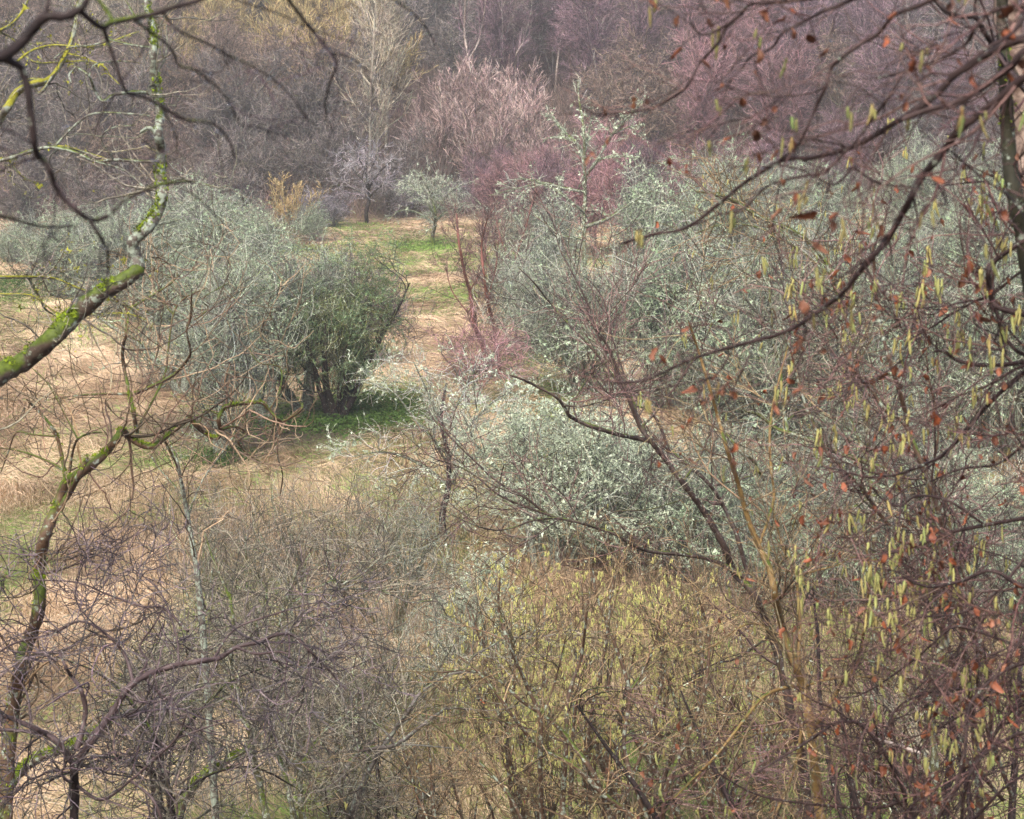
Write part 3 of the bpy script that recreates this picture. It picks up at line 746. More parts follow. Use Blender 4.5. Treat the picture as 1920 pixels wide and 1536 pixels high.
# pale tall tree and white birches
free_tree('poplar_tree', 'tallest pale-barked tree, straight trunk with upswept boughs, behind the silvery thorn', 'tree', (at(694, 330, 122)[0], 122.0), (1, 1, (12.5, 12.5), 0.13, 0.02, 0.03, 14),
          [(46, 0.12, 42, (2.0, 3.6), 8, 0.08, 0.13, 0.5, 0.02), (360, 0.15, 36, (0.6, 1.6), 5, 0.14, 0.08, 0.6, 0.03), (1500, 0.1, 38, (0.3, 0.8), 4, 0.18, 0.05, 0.7, 0)], FM['pale'], 240, None, None, 0.009, None, dead_ends=0.1, each=True)
BT = (M['birch'], FM['purple'][1], M['birch'])
fl = [(60, 0.3, 35, (0.8, 2.0), 6, 0.1, 0.08, 0.5, 0), (300, 0.1, 32, (0.4, 1.0), 4, 0.1, 0.04, 0.7, 0)]
traced_tree('birch_tree', 'slender white birch forking in two above the pinkish-tan willow', 'birch', 133, [('trunk', [(879, 290), (880, 200), (877, 140), (878, 113), (871, 60), (873, 0), (876, -60)], 7, 3, 0), ('limb', [(878, 113), (892, 90), (900, 67), (907, 30), (912, -20)], 4, 2, 0.5)],
            fl, BT, 251, SC, twig_r=0.01, sides=6)
traced_tree('birch_tree', 'white birch stem bent over at its tip beside the forked white birch', 'birch', 137, [('trunk', [(966, 260), (967, 173), (966, 130), (969, 100), (980, 83), (992, 76)], 5, 2, 0)], fl[:1], BT, 252, SC, twig_r=0.01, sides=6)
traced_tree('birch_tree', 'thin white birch stem high in the purple birch wood', 'birch', 150, [('trunk', [(1040, 190), (1044, 130), (1050, 80), (1058, 50), (1060, -10)], 4, 2, 0)], fl, BT, 253, SC, twig_r=0.01, sides=6)
traced_tree('birch_tree', 'pale birch trunk fallen aslant through dark stems on the far slope', 'birch', 141, [('trunk', [(1262, 168), (1236, 131), (1200, 112), (1165, 99), (1130, 88)], 6, 2, 1.0)], fl[:1], BT, 254, SC, twig_r=0.01, sides=6)

# the pale-lichened tree that stands up out of the scrub
L = lambda pts, a=5, b=2.2, dz=1.0: ('limb', pts, a, b, dz)
traced_tree('larch_tree', 'gaunt tree crusted with pale green lichen, its bare boughs spread above the scrub', 'tree', 62,
    [('trunk', [(1098, 560), (1095, 440), (1097, 367), (1096, 300), (1094, 240), (1086, 190), (1083, 150)], 8, 2.5, 0),
     L([(1097, 327), (1087, 277), (1057, 247), (1033, 217)], 7, 3), L([(1098, 330), (1120, 300), (1147, 253), (1190, 207), (1203, 190)], 7, 2, -1), L([(1147, 253), (1173, 240), (1209, 233)], 4, 2),
     L([(1097, 360), (1057, 353), (1017, 343), (973, 353), (917, 367)], 6, 2, 1.5), L([(1111, 310), (1130, 297), (1157, 293), (1200, 295)], 5, 2, -1), L([(1098, 425), (1140, 410), (1180, 383), (1223, 357), (1267, 337)], 7, 2.5, -1.5),
     L([(1097, 285), (1110, 217)], 5, 2, 0.3), L([(1096, 290), (1075, 263), (1033, 258), (1016, 268)], 4, 2, 1), L([(1096, 400), (1060, 370), (1030, 350), (975, 333)], 5, 2, -1), L([(1098, 450), (1050, 440), (1000, 400)], 5, 2, 1),
     L([(1017, 343), (1000, 337), (968, 336)], 3, 2), L([(1180, 383), (1200, 380), (1240, 395)], 4, 2)],
    [(110, 0.2, 55, (0.3, 0.9), 6, 0.2, 0.05, 0.6, 0.1), (500, 0.1, 50, (0.15, 0.5), 4, 0.22, 0.0, 0.8, 0)], (M['green_stem'], M['lich_twig'], M['lich_trunk']), 260, SC, twig_r=0.005, extra=add_tufts(1500, 0.045, M['lichen'], 'lichen', 3, 0, 1700))
for nm_, lab, px, py, sc_, Y, tm, tw, ex, sd in [
    ('hawthorn_tree', 'small leaning lichened tree standing on a bright green grass patch', 812, 464, 1.0, 100, 'mossy2', 'lich_twig', 3000, 271),
    ('hawthorn_tree', 'dark-trunked grey bush-headed tree at the meadow end below the tallest pale tree', 688, 418, 1.0, 113, 'dark', 'grey_silver', 0, 272),
    ('hawthorn_tree', 'small lichen-white tree with a dark trunk standing alone on the green grass strip', 832, 1012, 2.35, 40, 'dark', 'white_twig', 4600, 273)]:
    q = lambda *a: [(px + x * sc_, py + y * sc_) for x, y in a]
    r_ = sc_ * Y / 100
    tw_ = FM['silver'][1] if tw == 'grey_silver' else bark('whitened_twig', (0.30, 0.29, 0.25), (0.58, 0.58, 0.50), 0, 0, 30) if tw == 'white_twig' else M[tw]
    traced_tree(nm_, lab, 'tree', Y, [('trunk', q((0, 0), (-1, -20), (4, -45), (3, -70), (-2, -95), (2, -125)), 9 * sc_ ** 0.6, 3 * sc_ ** 0.6, 0),
        B_(q((4, -48), (25, -68), (48, -80), (72, -84)), 5 * sc_ ** 0.6, 1.5, 1.2 * r_), B_(q((2, -45), (-22, -62), (-48, -70), (-74, -66)), 5 * sc_ ** 0.6, 1.5, -1.2 * r_), B_(q((3, -65), (24, -95), (42, -112), (55, -118)), 4 * sc_ ** 0.6, 1.5, -1.5 * r_),
        B_(q((1, -70), (-24, -98), (-40, -118), (-52, -122)), 4 * sc_ ** 0.6, 1.5, 1.5 * r_), B_(q((0, -90), (16, -118), (22, -140)), 3.5 * sc_ ** 0.6, 1.5, 0.8 * r_), B_(q((0, -90), (-14, -120), (-24, -142)), 3.5 * sc_ ** 0.6, 1.5, -0.8 * r_), B_(q((3, -60), (10, -80), (6, -105)), 4 * sc_ ** 0.6, 1.5, 2.0 * r_), B_(q((3, -60), (-8, -82), (-4, -104)), 4 * sc_ ** 0.6, 1.5, -2.0 * r_)],
        [(80, 0.2, 50, (0.5 * r_, 1.3 * r_), 8, 0.17, -0.01, 0.6, 0.08), (520, 0.05, 48, (0.25 * r_, 0.8 * r_), 6, 0.2, -0.02, 0.7, 0.08), (2600, 0.05, 46, (0.1 * r_, 0.4 * r_), 4, 0.2, -0.01, 0.8, 0)],
        (M[tm], tw_, M['lich_trunk'] if ex else M[tm]), sd, SC, twig_r=0.000085 * Y * (0.6 if sc_ > 2 else 0.7), sides=7, extra=add_tufts(ex, 0.034 * r_, M['lichen'], 'lichen', 3, 0, 300) if ex else None)
# twin red birch saplings
rb = (bark('red_sapling_bark', (0.27, 0.10, 0.07), (0.17, 0.07, 0.05), 0, 0, 9), M['red_twig'])
rl = [(60, 0.1, 35, (0.4, 1.1), 6, 0.08, 0.08, 0.5, 0), (460, 0.1, 30, (0.2, 0.6), 4, 0.08, 0.03, 0.6, 0), (1500, 0.1, 30, (0.1, 0.3), 3, 0.1, 0.0, 1, 0)]
traced_tree('birch_sapling', 'thicker red-stemmed birch sapling of the twin pair on the orange grass', 'sapling', 61, [('trunk', [(915, 690), (905, 650), (889, 607), (881, 548), (871, 512), (860, 450), (856, 400)], 11, 4, 0), L([(881, 545), (905, 500), (912, 430)], 3.5, 1.5), L([(889, 600), (850, 550), (835, 500)], 3, 1.5)], rl, rb, 261, SC, twig_r=0.0035, sides=6)
traced_tree('birch_sapling', 'thinner red-stemmed birch sapling of the twin pair on the orange grass', 'sapling', 60, [('trunk', [(938, 700), (933, 665), (927, 619), (914, 562), (907, 512), (903, 460), (915, 405)], 10, 3.5, 0), L([(914, 562), (930, 500), (935, 450)], 3.5, 1.5)], rl, rb, 262, SC, twig_r=0.0035, sides=6)
traced_tree('birch_sapling', 'faint pinkish birch sapling behind the twin red pair, against the wood foot', 'sapling', 78, [('trunk', [(960, 560), (962, 500), (985, 430), (1000, 370)], 5, 2, 0), L([(962, 500), (940, 450), (925, 390)], 3, 1.5)], rl, rb, 263, SC, twig_r=0.0045, sides=6)

# lichened scrub beyond the hazels
ROWS = [[(1340, 1110), (1470, 1150), (1610, 1160), (1750, 1170), (1880, 1180)], [(1400, 1000), (1530, 1030), (1680, 1010), (1840, 1060)], [(1225, 775), (1330, 800), (1450, 820), (1570, 830), (1690, 860), (1800, 850), (1900, 880)],
        [(1180, 650), (1280, 640), (1400, 650), (1520, 640), (1640, 660), (1770, 680), (1890, 680)], [(1240, 545), (1350, 535), (1470, 540), (1600, 540), (1720, 550), (1850, 550)], [(1330, 480), (1450, 470), (1570, 480), (1700, 480), (1820, 480), (1910, 485)]]
rng = np.random.RandomState(5)
for r, row_ in enumerate(ROWS):
    for q, (px, py) in enumerate(row_):
        p = on_ground(px + rng.uniform(-15, 15), py)
        s = rng.uniform(0.85, 1.2) * (0.62 if r == 0 else 0.78 if r == 1 else 1.0)
        take('green', (p[0], p[1], p[2] - 0.05), rng.rand() * 6.28, (s * rng.uniform(0.85, 1.1), s * rng.uniform(0.8, 1.5)), 'grey-green lichened bush, %s from the meadow, %s row behind the hazels' % (ORD[q], ORD[r]), 'lichened bushes behind the hazels', (q + r) % 3)
for q, (px, py) in enumerate([(60, 470), (200, 455), (330, 470), (450, 445)]):
    p = on_ground(px, py)
    take('grey', (p[0], p[1], p[2]), q * 1.7, (0.62, 0.6), 'dark bare tree, %s from the left edge, where the meadow meets the wood' % ORD[q], 'bare trees at the meadow edge', q % 3)

for q, (px, py, k, sc_) in enumerate([(930, 440, 'pink', 0.5), (985, 455, 'pink', 0.6), (1045, 470, 'purple', 0.6), (1120, 480, 'pink', 0.62), (1190, 470, 'purple', 0.62), (1260, 460, 'pink', 0.6), (1350, 450, 'pink', 0.6), (1010, 425, 'pink', 0.6), (1150, 430, 'pink', 0.7), (905, 415, 'purple', 0.5), (1450, 440, 'purple', 0.6)]):
    p = on_ground(px, py)
    take(k, (p[0], p[1], p[2]), q * 2.3, (sc_, sc_), ('pinkish' if k == 'pink' else 'purple') + ' young birch, %s counting from the grass patch, along the scrub\'s far rim' % ORD[q], 'young birches along the meadow rim', q % 3)
for q, (px, py, sc_) in enumerate([(20, 500, 0.5), (105, 515, 0.85), (205, 490, 0.6), (300, 530, 1.0), (400, 490, 0.95), (490, 505, 0.7), (585, 455, 0.5)]):
    p = on_ground(px, py)
    take('green', (p[0], p[1], p[2]), q * 2.1 + 1, (sc_, sc_), 'lichened bush along the left wood edge, %s from the left' % ORD[q], 'lichened bushes at the left wood edge', q % 3)
for q, (px, py, sc_) in enumerate([(560, 432, 0.5), (625, 425, 0.45), (760, 405, 0.5), (850, 400, 0.45)]):
    p = on_ground(px, py)
    take('silver', (p[0], p[1], p[2]), q * 2.1 + 1, (sc_ * 1.5, sc_ * 1.4), 'low silvery thorn at the wood foot, %s from the golden-leaved shrub' % ORD[q], 'silvery thorns at the wood foot', 0)

# tall dead stalks and shoots standing in the grass
def stalks(label, regions, mat, seed, L=(0.6, 1.7), r=0.004):
    rng = np.random.RandomState(seed); G = Geo()
    for (px, py, rx, ry, n) in regions:
        c = on_ground(px, py); X = c[0] + rng.randn(n) * rx * 0.6; Y = c[1] + rng.randn(n) * ry * 0.6
        D = rng.randn(n, 3) * 0.13; D[:, 2] = 1
        P, R = grow(rng, np.stack([X, Y, ground(X, Y)], -1), D, rng.uniform(L[0], L[1], n), np.full(n, r), r * 0.5, 5, 0.05, (0, 0, 0.02))
        tubes(G, P, R, 3)
        p, d, rr, t, _ = spawn(rng, P, R, n * 2, 0.3, 1, 30, 10); tubes(G, *grow(rng, p, d, 0.15 + 0.4 * rng.rand(n * 2), np.full(n * 2, r * 0.6), r * 0.4, 3, 0.1, (0, 0, 0.05)), 3)
    o = G.obj('undergrowth', mat); o['kind'] = 'stuff'; o['label'] = label
stalks('thin brown stalks and shoots standing in the meadow grass', [(520, 1060, 3.0, 3.5, 500), (680, 1050, 2.0, 3, 120), (300, 1080, 2.4, 2.5, 250), (620, 1250, 2.5, 3, 350), (820, 1400, 3, 2, 250), (1100, 1400, 4, 2.5, 300), (1350, 1300, 4, 3, 350), (1500, 1100, 4, 4, 300), (1250, 1180, 2, 3, 250)], M['tan_twig'], 9)

# ------------------------------------------------------------------ near trees on the bank, traced bough by bough
NB = 'trees on the near bank'
B_ = lambda pts, a, b, dz=0.0: ('limb', pts, a, b, dz)

# mossy limb rising from the left edge and turning up into a lichened stem
traced_tree('ash_tree', 'leaning tree with a thick moss-covered limb turning up into a lichened stem', 'tree', 11,
    [('trunk', [(-160, 830), (-60, 750), (0, 702), (50, 675), (100, 632), (143, 589), (187, 552), (233, 525), (268, 500)], 42, 30, 0.3),
     B_([(262, 505), (252, 478), (250, 453), (277, 427), (298, 393), (304, 360), (300, 333), (302, 283), (297, 250), (300, 207), (290, 150), (287, 100), (290, 67), (277, 20), (270, -30)], 26, 12, 0.4),
     B_([(293, 180), (267, 173), (217, 177), (193, 190), (177, 167), (167, 143), (143, 125)], 8, 4, -0.4), B_([(300, 255), (280, 240), (262, 250)], 9, 6, 0.1),
     B_([(302, 300), (277, 303), (213, 300), (180, 303), (133, 283), (83, 277), (17, 297), (-40, 310)], 5, 8, 0.5), B_([(100, 277), (143, 233), (177, 213), (233, 213), (283, 217)], 5, 3, -0.2),
     B_([(277, 357), (233, 320), (180, 303)], 4, 4, 0.1), B_([(303, 348), (340, 340), (380, 345), (425, 358)], 4, 2, -0.6), B_([(288, 90), (250, 85), (210, 75), (190, 60)], 5, 3, 0.3),
     B_([(290, 66), (260, 40), (235, 0)], 5, 3, 0.5), B_([(210, 75), (170, 85), (130, 90), (100, 110)], 4, 2.5, 0.2), B_([(143, 125), (130, 140), (133, 155)], 4, 3),
     B_([(213, 300), (190, 262), (210, 240), (255, 235)], 3, 2, -0.3), B_([(167, 143), (180, 120), (230, 115), (270, 120)], 3, 2, 0.2)],
    [(70, 0.05, 55, (0.2, 0.8), 10, 0.18, 0.04, 0.5, 0.12), (220, 0.1, 50, (0.08, 0.4), 6, 0.25, 0.04, 0.7, 0.1)],
    (M['mossy'], M['grey_twig'], M['lich_trunk']), 301, NB, twig_r=0.0014, sides=14, bump=0.09, bottom=(-4.1, 9.6, 0), moss=5200)

# yellow-lichened boughs at the upper left
traced_tree('ash_tree', 'pale boughs dotted with yellow lichen reaching in at the upper left', 'tree', 12.5,
    [('trunk', [(-90, 330), (-40, 270), (0, 222), (15, 200), (33, 173), (60, 158), (90, 150), (108, 130), (125, 100), (140, 55), (146, 0)], 20, 6, 0.3),
     B_([(60, 158), (75, 175), (100, 140), (108, 130)], 7, 5), B_([(33, 115), (60, 95), (100, 85), (150, 88), (190, 86), (230, 70), (260, 60)], 5, 3, 0.4), B_([(-30, 70), (15, 50), (40, 25), (60, -20)], 8, 4, 0.3),
     B_([(0, 60), (25, 75), (60, 115), (110, 117), (160, 115), (185, 125)], 4, 3, 0.3), B_([(125, 100), (160, 110), (195, 125), (205, 140), (230, 165)], 4, 2, -0.3), B_([(90, 150), (60, 148), (35, 155)], 4, 3),
     B_([(15, 300), (40, 330), (70, 345), (75, 352)], 4, 2, 0.2), B_([(-60, 290), (15, 300), (50, 285), (110, 275), (150, 283), (200, 298)], 8, 3, 0.2), B_([(-40, 520), (40, 520), (100, 522), (150, 542), (200, 560), (265, 585)], 7, 3, 0.8), B_([(50, 516), (75, 560), (85, 580), (110, 595)], 6, 3, 0.4),
     B_([(0, 552), (60, 555), (110, 588), (170, 590), (235, 588), (275, 600)], 4, 2, 0.3)],
    [(60, 0.05, 55, (0.2, 0.6), 8, 0.25, 0.05, 0.5, 0.15), (260, 0.1, 50, (0.1, 0.35), 6, 0.25, 0.04, 0.7, 0.1), (300, 0.1, 50, (0.05, 0.2), 4, 0.25, 0.03, 0.8, 0)],
    (bark('yellow_lichened_bark', (0.24, 0.22, 0.18), (0.14, 0.12, 0.10), 0.5, 0.75, 12, mcol=(0.42, 0.40, 0.03)), M['grey_twig']), 302, NB, twig_r=0.0014, bottom=(-4.4, 12.2, 0),
    extra=add_tufts(500, 0.012, soft('yellow_lichen', (0.48, 0.46, 0.04), (0.30, 0.32, 0.05), 6), 'lichen', 4, 0, 300))

# mossy crooked tree
traced_tree('ash_tree', 'crooked orange-brown tree with mossy elbow, snapped stub and zigzag bough', 'tree', 14,
    [('trunk', [(10, 1560), (14, 1424), (22, 1350), (30, 1290), (40, 1240), (52, 1205), (68, 1165), (75, 1115), (73, 1070), (83, 1010), (97, 972), (110, 939), (125, 905), (150, 888), (180, 866), (200, 846), (217, 825), (228, 806)], 30, 15, 0.4),
     B_([(228, 806), (245, 822), (263, 833), (283, 838), (300, 828), (320, 812), (345, 793), (357, 785)], 14, 9, 0.2), B_([(355, 783), (370, 800), (385, 812), (405, 822), (413, 808), (410, 785), (418, 768), (430, 760), (460, 757), (490, 755), (505, 770), (520, 785), (530, 790), (550, 780), (565, 768), (567, 755)], 11, 4, 0.3),
     B_([(112, 955), (130, 925), (147, 893), (155, 875), (164, 858)], 13, 9, -0.15), B_([(257, 812), (250, 772), (243, 739), (233, 692), (230, 655), (237, 622), (238, 582), (215, 560), (200, 545)], 9, 4, 0.2),
     B_([(245, 739), (200, 739), (143, 742), (93, 749)], 6, 2.5, 0.4), B_([(245, 742), (283, 725), (327, 702), (353, 672), (357, 655), (350, 622), (357, 595), (360, 540)], 7, 3, -0.5), B_([(238, 582), (277, 559), (320, 532), (335, 515)], 5, 2.5, 0.4),
     B_([(123, 900), (117, 862), (107, 819), (93, 795), (73, 772), (50, 749)], 8, 5, 0.3), B_([(130, 885), (137, 845), (147, 822), (173, 812), (192, 811)], 6, 3, -0.2), B_([(124, 885), (83, 862), (33, 845), (-20, 838)], 5, 3, 0.4),
     B_([(310, 829), (327, 862), (333, 880)], 5, 3, 0.1), B_([(410, 808), (440, 800), (460, 812), (447, 830), (470, 855), (490, 868)], 5, 3, 0.2), B_([(257, 805), (290, 745), (310, 700), (315, 660), (325, 590), (345, 560), (387, 540)], 5, 3, 0.6),
     B_([(325, 590), (300, 560), (280, 520)], 3.5, 2, 0.2), B_([(350, 610), (390, 580), (380, 560), (430, 530)], 3, 2, 0.3), B_([(107, 819), (60, 815), (30, 812), (15, 850), (0, 890)], 4, 2.5, 0.2), B_([(145, 822), (120, 775), (90, 720), (60, 690)], 3.5, 2, 0.3),
     B_([(372, 800), (385, 770), (405, 775), (420, 780)], 4, 3), B_([(505, 770), (525, 730), (525, 690), (485, 680), (465, 650)], 4, 2, 0.4), B_([(525, 790), (520, 850), (530, 890), (525, 930)], 3.5, 2, 0.2)],
    [(120, 0.03, 58, (0.5, 1.3), 14, 0.15, 0.06, 0.55, 0.1), (420, 0.1, 52, (0.15, 0.6), 9, 0.2, 0.05, 0.75, 0.1), (900, 0.1, 50, (0.06, 0.22), 4, 0.25, 0.03, 0.8, 0)],
    (M['mossy2'], M['tan_twig'], M['mossy2']), 303, NB, twig_r=0.0021, sides=12, bump=0.1, bottom=(-3.5, 14, 0), moss=3600)
# slim lichened pole
traced_tree('ash_sapling', 'slim pale lichened pole rising through the stalks beside the crooked mossy tree', 'sapling', 18,
    [('trunk', [(380, 1180), (370, 1080), (362, 1030), (352, 970), (340, 905), (330, 860), (315, 820)], 13, 5, 0.2), B_([(352, 970), (380, 900), (430, 830), (450, 790)], 4, 2, 0.5), B_([(345, 930), (300, 880), (280, 850)], 3.5, 2, 0.3)],
    [(40, 0.2, 45, (0.3, 0.9), 7, 0.14, 0.06, 0.5, 0.05), (160, 0.1, 45, (0.15, 0.5), 5, 0.18, 0.03, 0.7, 0)], (M['lich_trunk'], M['tan_twig']), 304, NB, twig_r=0.002, bottom=(-2.75, 18, 0))

# purple-grey thorn, lower left
tl = [(80, 0.15, 55, (0.4, 1.2), 12, 0.18, 0.02, 0.55, 0.12), (480, 0.05, 52, (0.2, 0.7), 9, 0.2, 0.0, 0.65, 0.12), (2400, 0.05, 50, (0.08, 0.32), 6, 0.22, 0.0, 0.8, 0.08)]
traced_tree('plum_tree', 'tangled purple-grey tree with one bough arching low across the lower left', 'tree', 13,
    [('trunk', [(138, 1560), (140, 1480), (139, 1440), (145, 1425)], 19, 15, 0),
     B_([(143, 1430), (173, 1387), (207, 1341), (240, 1291), (273, 1267), (317, 1251), (367, 1241), (410, 1234), (443, 1214), (483, 1204), (520, 1190), (553, 1193), (580, 1220), (617, 1257), (650, 1295)], 16, 4, 0.8),
     B_([(136, 1432), (110, 1394), (90, 1378), (73, 1370), (40, 1355), (0, 1340), (-50, 1335)], 13, 8, -0.4), B_([(143, 1407), (157, 1357), (160, 1324), (150, 1290), (135, 1270), (123, 1250), (110, 1220)], 12, 5, 0.4),
     B_([(105, 1390), (83, 1377), (33, 1370), (-30, 1368)], 8, 6, 0.2), B_([(443, 1214), (480, 1226), (520, 1222), (540, 1226)], 7, 3, -0.4), B_([(260, 1272), (275, 1240), (262, 1212), (290, 1170), (310, 1130)], 6, 3, 0.3),
     B_([(250, 1281), (235, 1230), (200, 1190), (150, 1165), (95, 1190), (30, 1205), (-20, 1235)], 7, 4, 0.6), B_([(335, 1246), (330, 1190), (300, 1110), (240, 1060)], 5, 2.5, 0.5), B_([(400, 1236), (440, 1180), (520, 1150), (600, 1130), (680, 1140)], 5, 2, 0.8),
     B_([(267, 1268), (300, 1300), (322, 1322), (330, 1350), (360, 1365), (415, 1380)], 5, 3, -0.3), B_([(140, 1470), (190, 1500), (245, 1463), (290, 1424), (330, 1385), (350, 1340)], 7, 3, -0.6), B_([(245, 1463), (285, 1497), (305, 1540)], 5, 6, -0.2),
     B_([(330, 1385), (400, 1360), (450, 1350)], 4, 2, 0.2), B_([(60, 1370), (50, 1300), (20, 1260), (-10, 1240)], 5, 3, 0.3), B_([(353, 1184), (307, 1141), (267, 1137), (200, 1114), (143, 1092), (50, 1087)], 6, 3, 0.4)],
    tl, (M['dark'], M['purple_twig'], bark('purple_wet_bark', (0.075, 0.048, 0.045), (0.16, 0.11, 0.105), 0.08, 0, 14, rough=0.45)), 305, NB, twig_r=0.0024, sides=10, bottom=(-2.75, 13, 0), extra=add_drops(500, 0.003))
traced_tree('plum_tree', 'second tangled purple-grey tree filling the gap under the arching bough', 'tree', 15,
    [('trunk', [(330, 1600), (320, 1500), (300, 1430), (290, 1380)], 12, 8, 0), B_([(300, 1430), (360, 1350), (430, 1280), (500, 1250)], 8, 3, 0.8), B_([(290, 1380), (240, 1310), (180, 1260), (100, 1230)], 8, 3, 0.5), B_([(320, 1500), (400, 1450), (480, 1440), (560, 1480)], 7, 3, 0.3), B_([(310, 1460), (220, 1420), (150, 1440), (60, 1480)], 7, 3, -0.3)],
    [(80, 0.1, 55, (0.4, 1.2), 12, 0.18, 0.02, 0.55, 0.12), (450, 0.05, 52, (0.2, 0.7), 9, 0.2, 0.0, 0.65, 0.12), (2200, 0.05, 50, (0.08, 0.32), 6, 0.22, 0.0, 0.8, 0.08)],
    (M['dark'], M['grey_twig']), 306, NB, twig_r=0.0022, bottom=(-2.4, 15, 0))

# green-stemmed thorns behind it
ez = [(90, 0.3, 52, (0.5, 1.3), 8, 0.18, 0.03, 0.5, 0.1), (800, 0.05, 50, (0.25, 0.8), 6, 0.2, 0.01, 0.6, 0.1), (3200, 0.05, 48, (0.1, 0.45), 6, 0.2, 0.0, 0.7, 0.06)]
traced_tree('hawthorn_tree', 'thorn with three olive-green stems standing side by side behind the purple tree', 'tree', 20,
    [('stem', [(505, 1580), (500, 1536), (487, 1474), (473, 1407), (467, 1367), (450, 1341), (450, 1307), (433, 1257), (437, 1174), (430, 1110)], 15, 6, 0),
     ('stem', [(555, 1580), (547, 1510), (530, 1440), (513, 1391), (500, 1350), (497, 1307), (493, 1264), (480, 1160)], 13, 6, 0.3), ('stem', [(570, 1580), (563, 1497), (560, 1440), (540, 1400), (527, 1357), (530, 1307), (523, 1257), (513, 1244), (530, 1150), (560, 1060)], 13, 5, -0.3),
     B_([(473, 1407), (490, 1340), (493, 1300)], 7, 5), B_([(450, 1325), (400, 1307), (367, 1314), (330, 1318)], 6, 3, -0.3), B_([(437, 1290), (400, 1280), (350, 1297), (325, 1316)], 5, 3, 0.3), B_([(480, 1170), (500, 1110), (465, 1060), (460, 1000)], 6, 3, 0.4),
     B_([(530, 1160), (550, 1130), (620, 1090), (660, 1090), (750, 1040)], 5, 2.5, 0.8), B_([(560, 1440), (610, 1370), (680, 1320), (720, 1310)], 5, 3, 0.5), B_([(430, 1120), (400, 1050), (380, 990)], 5, 2.5, 0.6)],
    ez, (M['green_stem'], M['grey_twig'], M['green_stem']), 307, NB, twig_r=0.0022, sides=9, bottom=(-2.35, 20, 0), moss=500)
def bank_thorn(label, px, Y, top_py, rad, seed, mats, dens=1.0, extra=None, up=0.02, stems=5, twig=0.0024, name='thorn_bush', cat='bush', scale=1.0):
    x = at(px, 1000, Y)[0]; zt = at(px, top_py, Y)[2]; gz_ = float(ground(x, Y)); h = zt - gz_
    return free_tree(name, label, cat, (x, Y), (stems, 24, (h * 0.55, h * 0.9), 0.02 * h ** 0.7, 0.08, 0.05, 9),
        [(int(80 * dens), 0.3, 50, (rad * 0.5, rad * 1.1), 8, 0.16, up + 0.02, 0.6, 0.08), (int(560 * dens), 0.1, 48, (rad * 0.3, rad * 0.8), 8, 0.16, up, 0.65, 0.08), (int(3000 * dens), 0.05, 46, (rad * 0.12, rad * 0.42), 6, 0.18, 0.0, 0.7, 0.05), (int(600 * dens), 0.05, 46, (rad * 0.05, rad * 0.2), 3, 0.2, 0, 1, 0)],
        mats, seed, NB, ((0, 0, h * 0.6), (rad, rad, h * 0.42)), twig, extra, each=True)
GT = (M['green_stem'], M['grey_twig'])
bank_thorn('grey-twigged thicket thorn between the olive-stemmed thorn and the straw grass strip', 650, 25, 1040, 1.2, 311, GT, 0.7)
bank_thorn('grey thorn rounding over behind the three olive stems', 520, 27, 985, 1.2, 312, GT, 0.65)
bank_thorn('low brown thorn at the foot of the straw strip, below the grey thicket', 740, 22, 1300, 1.0, 313, (M['dark'], M['grey_twig']), 0.45)
bank_thorn('brownish thorn thicket behind the purple tree and slim lichened pole', 300, 24, 1075, 1.3, 314, (M['dark'], M['grey_twig']), 0.6)
bank_thorn('airy brown-grey thorn standing in the muddy grass below the dark green leafy tree', 590, 33, 890, 1.9, 315, (M['green_stem'], M['grey_twig']), 0.35)
bank_thorn('airy grey thorn left of the small lichen-white tree', 730, 33, 900, 1.6, 316, (M['green_stem'], M['lich_twig']), 0.4)
bank_thorn('wispy thorn with pale twigs over the straw strip under the small lichen-white tree', 800, 29, 1130, 1.2, 317, (M['green_stem'], M['lich_twig']), 0.2)
bank_thorn('airy twiggy thorn behind the slim pale lichened pole', 430, 31, 890, 1.9, 318, (M['green_stem'], M['grey_twig']), 0.35)
# mossy fallen log
def log(label, pts, Y, w0, w1, seed, dz=0.3):
    traced_tree('fallen_log', label, 'log', Y, [('trunk', pts, w0, w1, dz)], [(8, 0.1, 60, (0.2, 0.7), 6, 0.2, 0.03, 0.3, 0.1), (30, 0.1, 50, (0.1, 0.3), 4, 0.2, 0.02, 0.6, 0)], (M['mossy'], M['grey_twig']), seed, NB, sides=12, moss=1800, twig_r=0.003)
log('bright mossy trunk slanting up behind the purple tree\'s fork', [(10, 1480), (40, 1445), (75, 1420), (130, 1400), (180, 1372), (212, 1345), (222, 1310)], 17, 24, 14, 321)
log('mossy trunk half hidden under the purple twigs near the olive stems', [(330, 1536), (350, 1490), (385, 1450), (420, 1430), (470, 1400)], 18, 22, 12, 322)

